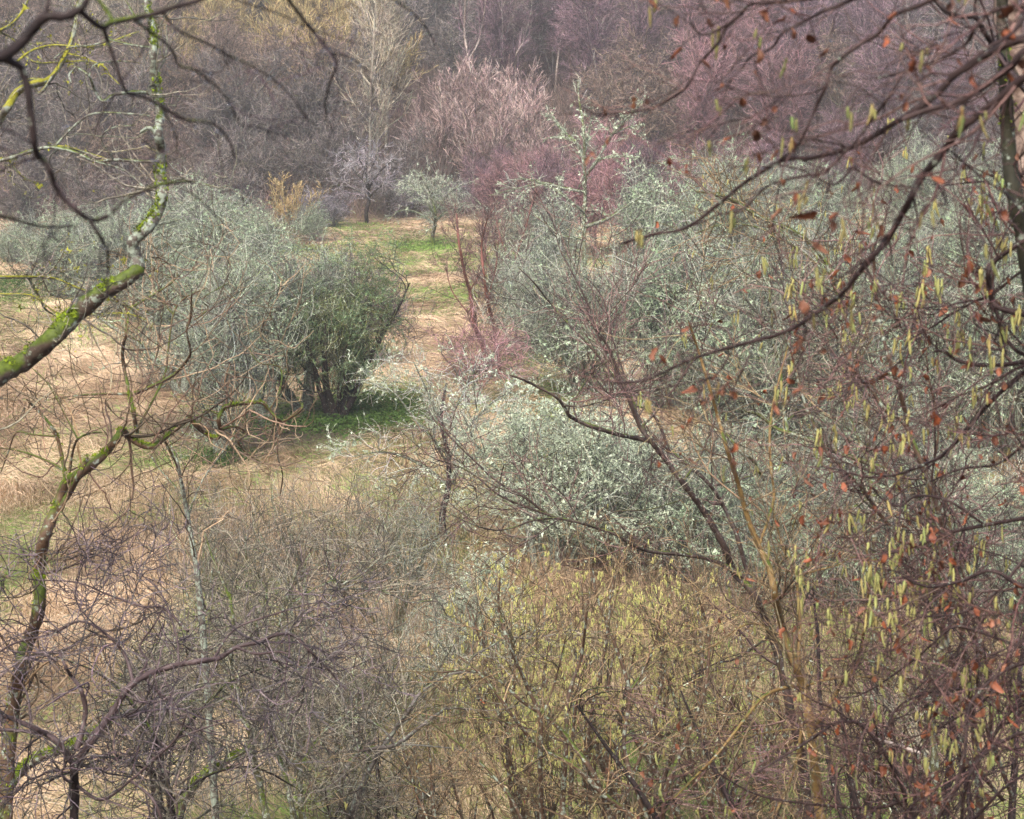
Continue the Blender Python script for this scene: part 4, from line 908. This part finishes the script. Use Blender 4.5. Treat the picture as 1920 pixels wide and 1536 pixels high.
traced_tree('hawthorn_tree', 'grey-barked tree with two long crooked boughs reaching right over the lower middle grass', 'tree', 18,
    [('trunk', [(640, 1600), (668, 1500), (700, 1430), (740, 1370), (763, 1337), (787, 1301), (823, 1274), (853, 1262), (907, 1261)], 13, 3.5, 0),
     B_([(845, 1264), (870, 1257), (887, 1231), (917, 1214), (953, 1194), (990, 1197), (1010, 1171)], 6, 2.5, 0.4), B_([(655, 1540), (640, 1470), (673, 1411), (740, 1397), (783, 1367), (817, 1341), (847, 1327), (885, 1331)], 12, 5, -0.4),
     B_([(740, 1397), (720, 1370), (690, 1350), (640, 1345)], 5, 3, 0.2), B_([(700, 1430), (660, 1380), (640, 1300), (600, 1260)], 6, 3, 0.5), B_([(640, 1104), (700, 1105), (725, 1112), (745, 1120), (770, 1130), (820, 1128), (838, 1155)], 4, 3, 0.2), B_([(640, 1097), (680, 1075), (715, 1045)], 5, 3, 0.2)],
    [(70, 0.1, 50, (0.4, 1.1), 9, 0.16, 0.02, 0.55, 0.1), (380, 0.05, 48, (0.2, 0.7), 7, 0.2, 0.0, 0.7, 0.08), (1200, 0.05, 48, (0.08, 0.3), 5, 0.2, 0.0, 0.8, 0.04)], (bark('grey_thorn_bark', (0.12, 0.10, 0.085), (0.22, 0.19, 0.165), 0.3, 0.1, 14), M['grey_twig']), 408, NB, twig_r=0.002, sides=9, bottom=(-1.4, 18, 0))
traced_tree('hazel_tree', 'hazel with stout dark brown rods fanning up and left from the bottom edge', 'hazel', 16,
    [('stem', [(1215, 1590), (1187, 1536), (1133, 1491), (1073, 1434), (1007, 1397), (960, 1341), (907, 1270), (860, 1230)], 13, 4, 0), ('stem', [(1160, 1580), (1140, 1517), (1113, 1451), (1073, 1397), (1040, 1357), (977, 1314), (933, 1274), (873, 1257), (820, 1262)], 12, 4, 0.3),
     ('stem', [(1025, 1600), (1017, 1536), (1013, 1440), (1013, 1350), (990, 1290), (955, 1210), (935, 1140), (938, 1080)], 12, 4, -0.3), ('stem', [(1050, 1600), (1055, 1500), (1062, 1400), (1065, 1310), (1090, 1230), (1100, 1150), (1110, 1080)], 12, 4, 0.4),
     ('stem', [(1235, 1590), (1200, 1500), (1170, 1400), (1180, 1300), (1150, 1200), (1120, 1120), (1110, 1060)], 11, 4, 0.5), ('stem', [(1240, 1590), (1250, 1480), (1290, 1380), (1320, 1300), (1330, 1200), (1310, 1120)], 11, 4, -0.2), ('stem', [(1000, 1600), (960, 1500), (890, 1420), (800, 1350)], 9, 3, 0.3),
     B_([(1013, 1350), (1040, 1280), (1062, 1190)], 6, 3, 0.2), B_([(1073, 1397), (1000, 1370), (930, 1350), (860, 1345)], 5, 3, 0.2), B_([(1180, 1300), (1220, 1230), (1240, 1150)], 6, 3, 0.2)],
    [(60, 0.15, 42, (0.4, 1.1), 9, 0.12, 0.04, 0.5, 0.05), (340, 0.05, 42, (0.2, 0.7), 7, 0.15, 0.02, 0.65, 0.05), (1000, 0.05, 42, (0.1, 0.3), 5, 0.18, 0.0, 0.8, 0.03)], (M['brown'], M['hazel_twig'], M['brown']), 409, NB, twig_r=0.0019, sides=9, bottom=(1.05, 16, 0), extra=add_catkins(60, 0.05, 0.005, 2, tone=0.9))
traced_tree('birch_stick', 'short pale peeling birch stick caught aslant in the dark hazel thicket', 'stick', 14.5, [('trunk', [(1636, 1385), (1680, 1397), (1700, 1404), (1726, 1413)], 8, 9, 0.1)], [(4, 0.3, 50, (0.1, 0.3), 4, 0.1, 0.0, 0.3, 0)], (M['birch'], M['grey_twig']), 410, NB, sides=10, twig_r=0.002)

# hazels at the bottom centre
HT = (M['brown'], M['hazel_twig'])
def hazel(label, px, Y, top_py, rad, seed, cat_n, leaf_n, dens=1.0, stems=12, mats=HT, twig=0.0022, lean=24, clen=0.05, crad=0.0048):
    x = at(px, 1000, Y)[0]; zt = at(px, top_py, Y)[2]; h = zt - float(ground(x, Y))
    ex = []
    if cat_n: ex.append(add_catkins(cat_n, clen, crad, 2, tone=0.95))
    if leaf_n: ex.append(add_leaves(leaf_n, 0.045))
    return free_tree('hazel_tree', label, 'hazel', (x, Y), (stems, lean, (h * 0.8, h * 1.05), 0.024 * h ** 0.6, 0.055, 0.03, 12),
        [(int(80 * dens), 0.3, 34, (rad * 0.5, rad * 1.1), 8, 0.10, 0.04, 0.6, 0.05), (int(480 * dens), 0.1, 38, (rad * 0.25, rad * 0.7), 7, 0.13, 0.02, 0.65, 0.05), (int(1900 * dens), 0.05, 40, (rad * 0.1, rad * 0.32), 5, 0.15, 0.0, 0.7, 0.03)],
        mats, seed, NB, ((0, 0, h * 0.58), (rad * 1.25, rad * 1.25, h * 0.45)), twig, many(*ex), each=True)
hazel('many-stemmed hazel hung with masses of yellow catkins, bottom centre', 1050, 22, 1055, 1.35, 401, 3300, 20, 0.9, 14, crad=0.0056)
hazel('second catkin hazel, behind and beside the many-stemmed one under the dark boughs', 1200, 25, 1035, 1.35, 402, 2600, 10, 0.85, 12, crad=0.006)
hazel('low brown hazel with few catkins in front of the many-stemmed one', 900, 18, 1370, 1.0, 403, 60, 12, 0.9, 12)
hazel('low hazel of reddish stems at the frame foot beside the yellowish twin stem', 1250, 15, 1400, 0.9, 404, 40, 50, 0.9, 10)
hazel('hazel thicket of fine brown stems behind the dark arching tree', 1380, 23, 1120, 1.3, 405, 350, 30, 1.0, 12)
hazel('hazel thicket beneath the catkin-hung boughs, with the pale fallen stick', 1650, 19, 1080, 1.3, 406, 200, 60, 1.1, 12, (M['brown'], M['red_twig']))
hazel('dark hazel thicket at the lower right corner behind the hanging catkins', 1830, 15, 1130, 1.0, 407, 160, 80, 1.1, 11, (M['dark'], M['red_twig']))

# large arching tree right of centre
AL = [(70, 0.15, 45, (0.4, 1.2), 9, 0.12, 0.05, 0.5, 0.05), (520, 0.05, 44, (0.2, 0.75), 7, 0.15, 0.03, 0.6, 0.06), (1900, 0.05, 45, (0.1, 0.35), 5, 0.18, 0.02, 0.7, 0.04)]
traced_tree('wild_cherry_tree', 'dark-stemmed tree arching leftwards over the pale lichened bushes', 'tree', 17,
    [('trunk', [(1520, 1560), (1508, 1460), (1497, 1391), (1480, 1324), (1467, 1257), (1447, 1191), (1413, 1114), (1377, 1074), (1357, 1024), (1320, 959), (1280, 905), (1250, 865), (1220, 827), (1200, 800), (1180, 750), (1160, 700), (1140, 650), (1110, 610)], 21, 4, 0),
     B_([(1222, 828), (1195, 822), (1160, 815), (1117, 802), (1085, 790), (1067, 779), (1057, 762), (1040, 742), (1007, 725), (983, 713), (955, 703)], 10, 4, -0.6),
     B_([(1416, 1120), (1398, 1062), (1380, 1000), (1357, 950), (1333, 912), (1300, 879), (1280, 865), (1255, 840), (1233, 790), (1213, 768), (1187, 760)], 10, 4, 0.5),
     B_([(1215, 822), (1187, 765), (1173, 732), (1147, 679), (1123, 629), (1107, 579), (1073, 512), (1050, 470)], 7, 3, 0.8), B_([(1160, 720), (1120, 665), (1073, 615), (1040, 579), (1000, 529), (970, 500)], 5, 2.5, 0.5),
     B_([(1400, 1085), (1340, 1052), (1280, 1040), (1220, 1034), (1187, 1022), (1150, 1000), (1123, 992), (1083, 979), (1040, 972), (1000, 976), (960, 990), (925, 994), (885, 983), (840, 962)], 9, 2, -0.8),
     B_([(1065, 975), (1030, 966), (980, 930), (935, 905), (880, 855), (830, 805), (797, 765)], 6, 2.5, 0.6), B_([(1030, 966), (980, 948), (935, 928), (895, 895), (860, 875), (820, 862)], 5, 2, -0.2), B_([(935, 928), (938, 900), (945, 872)], 4, 2),
     B_([(1057, 760), (1090, 762), (1130, 752), (1180, 735), (1240, 725)], 4, 2, -0.3), B_([(1200, 805), (1240, 760), (1290, 690), (1330, 620), (1345, 560)], 5, 2.5, 0.5), B_([(1083, 790), (1077, 755), (1110, 700), (1160, 665)], 4, 2, 0.3),
     B_([(1280, 905), (1310, 860), (1340, 790), (1350, 730), (1335, 690)], 5, 2.5, 0.6), B_([(1150, 815), (1147, 785), (1125, 770)], 4, 2), B_([(1110, 985), (1150, 960), (1220, 955), (1300, 930)], 3.5, 2, 0.4), B_([(1333, 912), (1400, 895), (1450, 880)], 4, 2, 0.4),
     B_([(1200, 790), (1150, 640), (1130, 560), (1100, 520)], 4, 2, 0.9), B_([(1447, 1191), (1380, 1235), (1340, 1245), (1290, 1275)], 6, 2, 0.5)],
    AL, (bark('dark_cherry_bark', (0.04, 0.025, 0.02), (0.10, 0.065, 0.05), 0.1, 0.05, 14), M['red_twig'], bark('dark_bough_bark', (0.045, 0.03, 0.025), (0.11, 0.075, 0.058), 0.15, 0.05, 14)), 411, NB, twig_r=0.0019, sides=10, bottom=(2.55, 17, 0), extra=add_drops(250, 0.003))
# yellowish-brown knotted hazel stem
traced_tree('hazel_tree', 'hazel with a stout yellowish knotted stem forking low at the lower right', 'hazel', 12,
    [('trunk', [(1560, 1580), (1540, 1536), (1533, 1491), (1527, 1417), (1517, 1341), (1507, 1291), (1487, 1237), (1467, 1177), (1453, 1117), (1443, 1067), (1423, 1024), (1400, 965), (1385, 910), (1360, 832), (1347, 785), (1330, 725), (1310, 660), (1290, 600)], 22, 4, 0),
     B_([(1526, 1370), (1547, 1334), (1573, 1291), (1600, 1255), (1613, 1224), (1623, 1157), (1630, 1074), (1620, 1000)], 9, 4, -0.5), B_([(1500, 1275), (1498, 1230), (1500, 1174), (1496, 1120), (1493, 1081), (1478, 1050), (1467, 1024), (1450, 960)], 8, 4, 0.4),
     B_([(1500, 1420), (1505, 1350), (1490, 1440), (1450, 1536)], 6, 5, -0.3), B_([(1495, 1285), (1450, 1296), (1420, 1318), (1380, 1370), (1340, 1420), (1300, 1460), (1260, 1500)], 8, 4, -0.6), B_([(1500, 1290), (1560, 1272), (1640, 1270), (1680, 1285), (1720, 1320)], 6, 5, 0.2),
     B_([(1447, 889), (1443, 829), (1447, 772), (1457, 725), (1480, 640)], 6, 3, 0.4), B_([(1423, 1024), (1450, 940), (1447, 889)], 6, 5, 0.2), B_([(1493, 1081), (1530, 1070), (1570, 1060), (1600, 1045), (1640, 1050), (1700, 1035)], 4, 2.5, 0.3),
     B_([(1525, 1368), (1480, 1368), (1430, 1375), (1380, 1385)], 4, 2, 0.2), B_([(1445, 1180), (1420, 1170), (1390, 1175), (1355, 1200), (1320, 1225)], 4, 2, 0.1)],
    [(70, 0.2, 42, (0.3, 0.9), 8, 0.11, 0.05, 0.5, 0.05), (520, 0.05, 42, (0.15, 0.55), 6, 0.14, 0.03, 0.6, 0.05), (1900, 0.05, 45, (0.06, 0.25), 4, 0.18, 0.0, 0.7, 0)],
    (bark('yellow_brown_bark', (0.36, 0.24, 0.085), (0.20, 0.12, 0.045), 0.12, 0.03, 16), M['hazel_twig']), 412, NB, twig_r=0.0017, sides=10, bottom=(2.0, 12, 0), extra=many(add_catkins(60, 0.052, 0.0048, 3, tone=0.6, each=True), add_leaves(60, 0.04, each=True)))
# olive arching stem and the dark pole among the lichened bushes
traced_tree('hazel_tree', 'olive-green mossy stem bowed in an arch before the lichened bushes', 'hazel', 20,
    [('trunk', [(1640, 1000), (1625, 800), (1605, 680), (1587, 605), (1570, 552), (1557, 512), (1547, 490), (1520, 457), (1480, 430), (1423, 407), (1390, 385), (1347, 365), (1300, 360)], 11, 4, 0),
     B_([(1560, 520), (1500, 470), (1430, 430), (1360, 420), (1300, 440)], 5, 2, 0.5), B_([(1480, 430), (1450, 440), (1420, 470), (1400, 510)], 4, 2, -0.3), B_([(1590, 620), (1600, 540), (1590, 470)], 5, 2, 0.6)],
    [(60, 0.2, 45, (0.3, 1.0), 8, 0.12, 0.04, 0.5, 0.05), (420, 0.05, 42, (0.2, 0.6), 6, 0.14, 0.02, 0.6, 0.05), (900, 0.05, 45, (0.1, 0.3), 4, 0.18, 0.0, 0.7, 0)], (M['green_stem'], M['hazel_twig']), 413, NB, twig_r=0.0022, bottom=(3.6, 20, 0), moss=500,
    extra=add_catkins(60, 0.055, 0.005, 2))
traced_tree('hawthorn_tree', 'grey-green thorn whose elbowed bough runs across the lichened bushes', 'tree', 15,
    [('trunk', [(1760, 1570), (1752, 1420), (1742, 1300), (1772, 1180), (1768, 1050), (1740, 960), (1690, 900), (1630, 869), (1570, 849), (1530, 829), (1480, 812), (1453, 802), (1423, 779), (1395, 770)], 16, 5, 0.3),
     B_([(1477, 809), (1470, 772), (1467, 729), (1460, 679), (1450, 645), (1447, 595), (1440, 520)], 7, 3, 0.3), B_([(1475, 790), (1500, 770), (1525, 755)], 5, 3), B_([(1630, 869), (1600, 800), (1560, 700), (1547, 600), (1500, 540)], 6, 3, 0.6), B_([(1690, 900), (1640, 930), (1580, 960), (1520, 975)], 6, 3, -0.3),
     B_([(1360, 812), (1390, 849), (1413, 865), (1433, 902)], 5, 7, 0.2), B_([(1740, 960), (1780, 860), (1800, 760)], 7, 3, 0.5)],
    [(70, 0.1, 50, (0.4, 1.1), 8, 0.16, 0.03, 0.5, 0.08), (600, 0.05, 48, (0.2, 0.7), 6, 0.2, 0.02, 0.6, 0.08), (2600, 0.05, 48, (0.08, 0.3), 5, 0.2, 0.0, 0.7, 0.04)], (M['green_stem'], M['grey_twig']), 414, NB, twig_r=0.0019, sides=9, bottom=(3.1, 15, 0), extra=add_drops(150, 0.003))

# nearest hazel at the right: out of focus boughs crossing the upper right, with catkins and dead leaves
NL = [(120, 0.1, 42, (0.12, 0.5), 10, 0.14, 0.0, 0.5, 0.06), (420, 0.05, 42, (0.06, 0.3), 6, 0.2, -0.02, 0.7, 0.05)]
nbark = bark('wet_hazel_bark', (0.036, 0.021, 0.019), (0.095, 0.06, 0.053), 0.04, 0.0, 18, rough=0.55, spec=0.2)
ntwig = bark('wet_hazel_twig', (0.07, 0.036, 0.03), (0.17, 0.10, 0.085), 0, 0, 50, rough=0.45)
traced_tree('hazel_tree', 'nearest hazel, its brown boughs with catkins and dead leaves slanting across the upper right', 'hazel', 5.2,
    [('trunk', [(2150, 420), (2080, 200), (2050, 60), (2010, -60)], 40, 24, 0),
     B_([(2080, 20), (1990, 50), (1920, 73), (1880, 87), (1830, 117), (1790, 140), (1760, 173), (1717, 207), (1673, 233), (1630, 260), (1593, 277), (1547, 290), (1513, 297), (1480, 297), (1453, 307), (1397, 342), (1347, 383), (1287, 427), (1225, 440), (1160, 458)], 15, 5, 0.7),
     B_([(2080, 60), (1990, 60), (1920, 97), (1893, 127), (1833, 170), (1797, 190), (1753, 203), (1723, 212), (1690, 225)], 13, 9, 0.1),
     B_([(2085, 130), (2000, 110), (1920, 147), (1880, 180), (1830, 220), (1797, 245), (1773, 277), (1747, 310), (1727, 333), (1707, 373), (1683, 417), (1663, 450), (1640, 477), (1610, 512), (1580, 549), (1547, 575), (1513, 599), (1487, 615), (1453, 629), (1413, 640), (1373, 650), (1333, 662), (1293, 675), (1240, 700), (1200, 715), (1150, 718)], 16, 4.5, 0.9),
     B_([(2050, 20), (1970, 8), (1920, 12), (1860, 22), (1827, 55), (1813, 80), (1770, 107), (1693, 135), (1640, 148)], 10, 4, 0.2), B_([(1990, -20), (1930, 10), (1900, 60), (1847, 93), (1787, 137), (1747, 138), (1713, 157)], 7, 4, -0.3),
     B_([(1690, 143), (1663, 187), (1630, 230), (1603, 267), (1560, 310), (1547, 325)], 6, 4, 0.1),
     B_([(1820, -40), (1747, 0), (1697, 20), (1673, 30), (1647, 63), (1613, 83), (1580, 107), (1557, 130), (1550, 160), (1530, 200), (1513, 240), (1493, 277), (1460, 300)], 9, 4, 0.2), B_([(1640, -20), (1580, 7), (1547, 20), (1513, 37), (1467, 63), (1447, 90), (1410, 105), (1390, 130)], 7, 3, 0.3),
     B_([(1600, -15), (1500, 0), (1413, 7), (1393, 23), (1357, 50), (1330, 63), (1310, 63), (1295, 40)], 7, 3.5, 0.1), B_([(1390, 27), (1363, 50), (1347, 80), (1313, 117), (1297, 147), (1280, 170), (1240, 195), (1205, 207), (1150, 213), (1110, 212), (1070, 190)], 6, 2.5, 0.3),
     B_([(1600, 313), (1633, 337), (1663, 347), (1713, 350)], 5, 3), B_([(1600, 313), (1563, 347), (1513, 323), (1467, 310), (1430, 314)], 4, 3, 0.2), B_([(1547, 325), (1493, 333), (1437, 350), (1397, 390), (1347, 403), (1293, 427)], 5, 3, 0.1),
     B_([(1413, 645), (1397, 685), (1380, 719), (1367, 749), (1347, 769)], 4, 2), B_([(1373, 655), (1347, 699), (1313, 715), (1280, 719), (1220, 735)], 4, 2.5, 0.1), B_([(1593, 277), (1560, 268), (1520, 262), (1500, 262)], 4, 3), B_([(1740, 320), (1760, 350), (1775, 380), (1760, 385)], 4, 2.5),
     B_([(1790, 245), (1810, 195), (1840, 150)], 6, 4), B_([(1712, 365), (1720, 410), (1716, 430), (1690, 428)], 4, 2.5), B_([(1783, 283), (1813, 310), (1847, 337), (1893, 370), (1940, 400)], 4, 3), B_([(1668, 445), (1672, 490), (1668, 512)], 4, 2), B_([(1550, 160), (1520, 175), (1440, 180), (1400, 150)], 3.5, 2)],
    NL, (nbark, ntwig, nbark), 421, NB, twig_r=0.0011, sides=9, bottom=(1.75, 4.9, 0), extra=many(add_catkins(48, 0.046, 0.0044, 2, 0, tone=0.5, each=True), add_leaves(125, 0.034, 0, each=True), add_drops(70, 0.0032)))
# dense hazel tangle on the right, a little further off
RL = [(90, 0.08, 45, (0.25, 0.8), 8, 0.15, 0.02, 0.5, 0.06), (650, 0.05, 45, (0.12, 0.45), 6, 0.18, 0.0, 0.6, 0.06), (2200, 0.05, 45, (0.05, 0.2), 4, 0.2, -0.01, 0.7, 0.03)]
traced_tree('hazel_tree', 'dense reddish hazel tangle hung with catkins and rusty leaves down the right edge', 'hazel', 8.5,
    [('trunk', [(2120, 1100), (2060, 900), (2010, 700), (1980, 560), (1950, 420)], 34, 16, 0),
     B_([(1975, 600), (1920, 589), (1877, 579), (1860, 562), (1853, 512), (1865, 490), (1900, 465), (1940, 440)], 13, 7, -0.3), B_([(1985, 690), (1920, 680), (1897, 682), (1863, 685), (1830, 684), (1793, 675), (1770, 659), (1750, 659)], 10, 6, 0.2),
     B_([(1985, 690), (1920, 665), (1900, 652), (1880, 625), (1873, 599), (1850, 540)], 9, 5, 0.3), B_([(2000, 680), (1950, 675), (1920, 699), (1880, 732), (1847, 765), (1813, 805), (1780, 842), (1760, 859), (1713, 879), (1683, 889), (1630, 895), (1580, 882), (1540, 875)], 11, 4, 0.4),
     B_([(2040, 940), (1980, 965), (1920, 972), (1847, 985), (1780, 999), (1730, 1019), (1700, 1030), (1640, 1045)], 10, 5, 0.5), B_([(1847, 985), (1780, 940), (1720, 930), (1687, 949), (1653, 935), (1630, 912), (1580, 912)], 6, 3, 0.2),
     B_([(2060, 1100), (1990, 1090), (1920, 1100), (1860, 1070), (1800, 1090), (1740, 1100), (1690, 1080)], 10, 5, -0.4), B_([(2080, 1180), (1960, 1230), (1880, 1260), (1820, 1320), (1810, 1400), (1790, 1480)], 9, 5, -0.3), B_([(2060, 1400), (1950, 1370), (1880, 1390), (1840, 1420), (1812, 1470), (1800, 1560)], 9, 7, 0),
     B_([(1920, 1215), (1850, 1190), (1790, 1175), (1740, 1215), (1690, 1255), (1620, 1300), (1570, 1310)], 6, 3, 0.5), B_([(2000, 820), (1930, 830), (1870, 870), (1800, 880), (1740, 905)], 7, 3, 0.3), B_([(2020, 1000), (1930, 1040), (1870, 1110), (1800, 1150), (1720, 1160), (1660, 1200)], 7, 3, -0.2),
     B_([(1960, 480), (1900, 520), (1870, 545), (1800, 580), (1745, 615), (1700, 640)], 6, 3, 0.3), B_([(1850, 560), (1790, 570), (1740, 590), (1700, 560), (1669, 530), (1640, 510)], 5, 3, 0.5)],
    RL, (nbark, ntwig, nbark), 422, NB, twig_r=0.0015, sides=9, bottom=(2.75, 8.5, 0), extra=many(add_catkins(260, 0.062, 0.0055, 3, tone=0.68, each=True), add_leaves(320, 0.042, each=True), add_drops(120, 0.003)))
traced_tree('hazel_tree', 'hazel of tall straight brown rods leaning left, between the bowed olive stem and right-edge tangle', 'hazel', 10.5,
    [('stem', [(1830, 1400), (1800, 1150), (1780, 1012), (1747, 919), (1723, 859), (1707, 812), (1690, 745), (1667, 672), (1647, 595), (1640, 512), (1636, 430), (1640, 340)], 14, 4, 0),
     ('stem', [(1800, 1300), (1760, 1150), (1700, 1030), (1650, 965), (1613, 912), (1557, 855), (1533, 812), (1500, 729), (1480, 650), (1440, 560)], 10, 3, 0.4), ('stem', [(1800, 1100), (1740, 900), (1697, 799), (1663, 772), (1633, 732), (1600, 692), (1573, 639), (1547, 589), (1530, 500)], 8, 3, -0.3),
     ('stem', [(1860, 1400), (1850, 1250), (1780, 1120), (1740, 1030), (1745, 900), (1760, 800), (1740, 700), (1735, 600)], 10, 3, 0.4), ('stem', [(1880, 1500), (1820, 1430), (1760, 1390), (1740, 1330), (1720, 1290), (1660, 1250), (1600, 1230)], 9, 4, -0.3), ('stem', [(1900, 1500), (1840, 1330), (1830, 1200), (1800, 1050)], 9, 4, -0.5)],
    RL, (M['brown'], M['red_twig']), 423, NB, twig_r=0.0017, sides=9, bottom=(2.75, 10.5, 0), extra=many(add_catkins(130, 0.06, 0.0054, 3, tone=0.68, each=True), add_leaves(190, 0.042, each=True)))
traced_tree('hazel_tree', 'reddish hazel sprawling over the bottom right corner with drooping catkins', 'hazel', 9.5,
    [('stem', [(1700, 1700), (1720, 1600), (1700, 1500), (1650, 1400), (1590, 1350), (1500, 1400), (1400, 1460)], 12, 4, 0), ('stem', [(1720, 1600), (1780, 1500), (1850, 1400), (1900, 1330), (1960, 1290)], 10, 4, 0.3), ('stem', [(1700, 1500), (1640, 1515), (1540, 1510), (1420, 1490), (1330, 1440)], 8, 3, -0.3),
     ('stem', [(1720, 1600), (1800, 1560), (1880, 1480), (1940, 1440)], 9, 4, -0.2), ('stem', [(1650, 1400), (1680, 1330), (1740, 1300), (1840, 1290)], 6, 3, 0.3)],
    [(70, 0.1, 45, (0.25, 0.8), 8, 0.15, 0.03, 0.5, 0.06), (480, 0.05, 45, (0.12, 0.45), 6, 0.18, 0.0, 0.6, 0.06), (1500, 0.05, 45, (0.05, 0.2), 4, 0.2, -0.01, 0.7, 0.03)], (nbark, ntwig), 424, NB, twig_r=0.0015, bottom=(1.9, 9.4, 0), extra=many(add_catkins(45, 0.055, 0.005, 3, tone=0.6, each=True), add_leaves(60, 0.042, each=True)))
# birch trunk at the right edge with peeling bark, and its dark mossy neighbour
pk = bark('peeling_birch_bark', (0.62, 0.47, 0.36), (0.13, 0.075, 0.05), 0.0, 0.0, 16)
traced_tree('birch_tree', 'stout birch with peeling cream bark standing at the right edge', 'birch', 8.8,
    [('trunk', [(1985, 900), (1965, 600), (1950, 440), (1935, 350), (1922, 250), (1908, 150), (1893, 60), (1880, -60)], 84, 44, 0.1)],
    [(10, 0.3, 50, (0.3, 0.9), 8, 0.12, 0.03, 0.2, 0.05), (60, 0.1, 45, (0.1, 0.5), 5, 0.14, 0.0, 0.6, 0)], (pk, ntwig), 431, NB, twig_r=0.0015, sides=20, bump=0.05, bottom=(2.35, 8.8, 0), moss=0)
traced_tree('hawthorn_tree', 'dark mossy trunk leaning against the peeling birch, with a black crooked bough', 'tree', 8.4,
    [('trunk', [(1960, 700), (1925, 480), (1905, 380), (1893, 300), (1888, 220), (1884, 140), (1880, 60), (1878, -40)], 34, 20, -0.1), B_([(1960, 200), (1920, 167), (1897, 127), (1873, 100), (1847, 63), (1830, 33), (1803, 32), (1773, 20), (1745, -10)], 11, 8, -0.4),
     B_([(1830, 33), (1828, 10), (1835, -20)], 6, 5)],
    [(16, 0.3, 50, (0.3, 0.9), 8, 0.16, 0.03, 0.3, 0.08), (90, 0.1, 45, (0.1, 0.5), 5, 0.2, 0.0, 0.6, 0)], (bark('moss_black_bark', (0.03, 0.03, 0.018), (0.06, 0.055, 0.03), 0.15, 0.5, 9, mcol=(0.06, 0.09, 0.012)), ntwig, M['dark']), 432, NB, twig_r=0.0015, sides=14, bottom=(2.3, 8.4, 0), moss=350)

# nearest tree on the left: dark out-of-focus boughs
traced_tree('elder_tree', 'nearest dark wet tree, its black boughs and raindrops hanging in from the upper left corner', 'tree', 4.2,
    [('trunk', [(-260, 460), (-220, 280), (-160, 180), (-100, 130)], 40, 22, 0),
     B_([(-130, 150), (-60, 125), (0, 107), (38, 82), (83, 33), (120, 32), (148, 18), (163, -5), (170, -40)], 22, 11, 0.1), B_([(148, 18), (170, 38), (193, 52), (212, 42), (280, 28), (330, 12), (375, 0), (420, -30)], 11, 7, 0.2),
     B_([(193, 52), (205, 85), (217, 120), (237, 172), (270, 182), (300, 198), (350, 225), (400, 232), (430, 265), (440, 300)], 7, 3.5, 0.3), B_([(0, 107), (25, 118), (42, 132), (55, 190), (65, 275), (75, 295), (90, 312), (110, 360), (150, 400), (178, 413), (205, 402), (230, 378), (290, 350), (330, 342), (362, 340)], 14, 5, 0.2),
     B_([(165, 408), (185, 440), (200, 470), (203, 512), (200, 560)], 7, 3, 0.1), B_([(-40, 395), (0, 405), (40, 415), (80, 425), (150, 424)], 7, 3.5, 0.5), B_([(250, 35), (275, 55), (320, 90), (335, 122), (370, 135), (420, 178), (450, 235)], 6, 3, 0.4), B_([(305, 22), (330, 55), (385, 80), (430, 105), (500, 140), (550, 185), (580, 230)], 5, 2.5, 0.5),
     B_([(83, 33), (90, 10), (92, -20)], 8, 6), B_([(212, 42), (200, 20), (178, -5)], 7, 6, 0.1), B_([(300, 198), (318, 230), (332, 262), (330, 295)], 4, 2.5, 0.2), B_([(520, -30), (545, 5), (580, 50), (620, 100), (632, 118), (617, 160), (610, 210), (625, 250)], 7, 3, 0.5), B_([(620, 100), (660, 110), (700, 140)], 4, 2, 0.2),
     B_([(690, -30), (740, 0), (790, 40), (820, 90)], 5, 2.5, 0.3), B_([(400, -30), (445, 0), (520, 25), (600, 60), (700, 90)], 4, 2, 0.4), B_([(198, 470), (240, 480), (300, 462), (345, 455)], 4, 2, 0.2), B_([(350, 355), (400, 400), (420, 450)], 3, 2, 0.2), B_([(280, 28), (278, 70), (262, 105), (250, 118)], 4, 2.5, 0.1)],
    [(34, 0.15, 45, (0.08, 0.3), 7, 0.15, 0.0, 0.45, 0.06), (90, 0.05, 45, (0.04, 0.15), 5, 0.2, -0.02, 0.6, 0.05)],
    (M['dark'], bark('wet_elder_twig', (0.04, 0.027, 0.03), (0.09, 0.065, 0.072), 0, 0, 50, rough=0.6, spec=0.15), M['dark']), 441, NB, twig_r=0.001, sides=9, bottom=(-1.7, 4.0, 0), extra=add_drops(90, 0.003))

# ------------------------------------------------------------------ the damp air
hz = Geo(); a, b_, c_, d_, e_, f_ = -140, 140, -40, 300, -3, 70
V = np.array([[x, y, z] for x in (a, b_) for y in (c_, d_) for z in (e_, f_)], float)
hm = bpy.data.materials.new('haze'); hm.use_nodes = True; hn = hm.node_tree; hn.nodes.remove(hn.nodes['Principled BSDF'])
pv = hn.nodes.new('ShaderNodeVolumePrincipled'); pv.inputs['Color'].default_value = (0.92, 0.95, 0.94, 1); pv.inputs['Density'].default_value = 0.0008
pv.inputs['Anisotropy'].default_value = 0.2
hn.links.new(pv.outputs[0], hn.nodes['Material Output'].inputs['Volume'])
hz.add(V, np.array([[0, 1, 3, 2], [4, 6, 7, 5], [0, 4, 5, 1], [2, 3, 7, 6], [0, 2, 6, 4], [1, 5, 7, 3]]))
o = hz.obj('haze', hm); o['kind'] = 'stuff'; o['label'] = 'pale damp air over the valley'
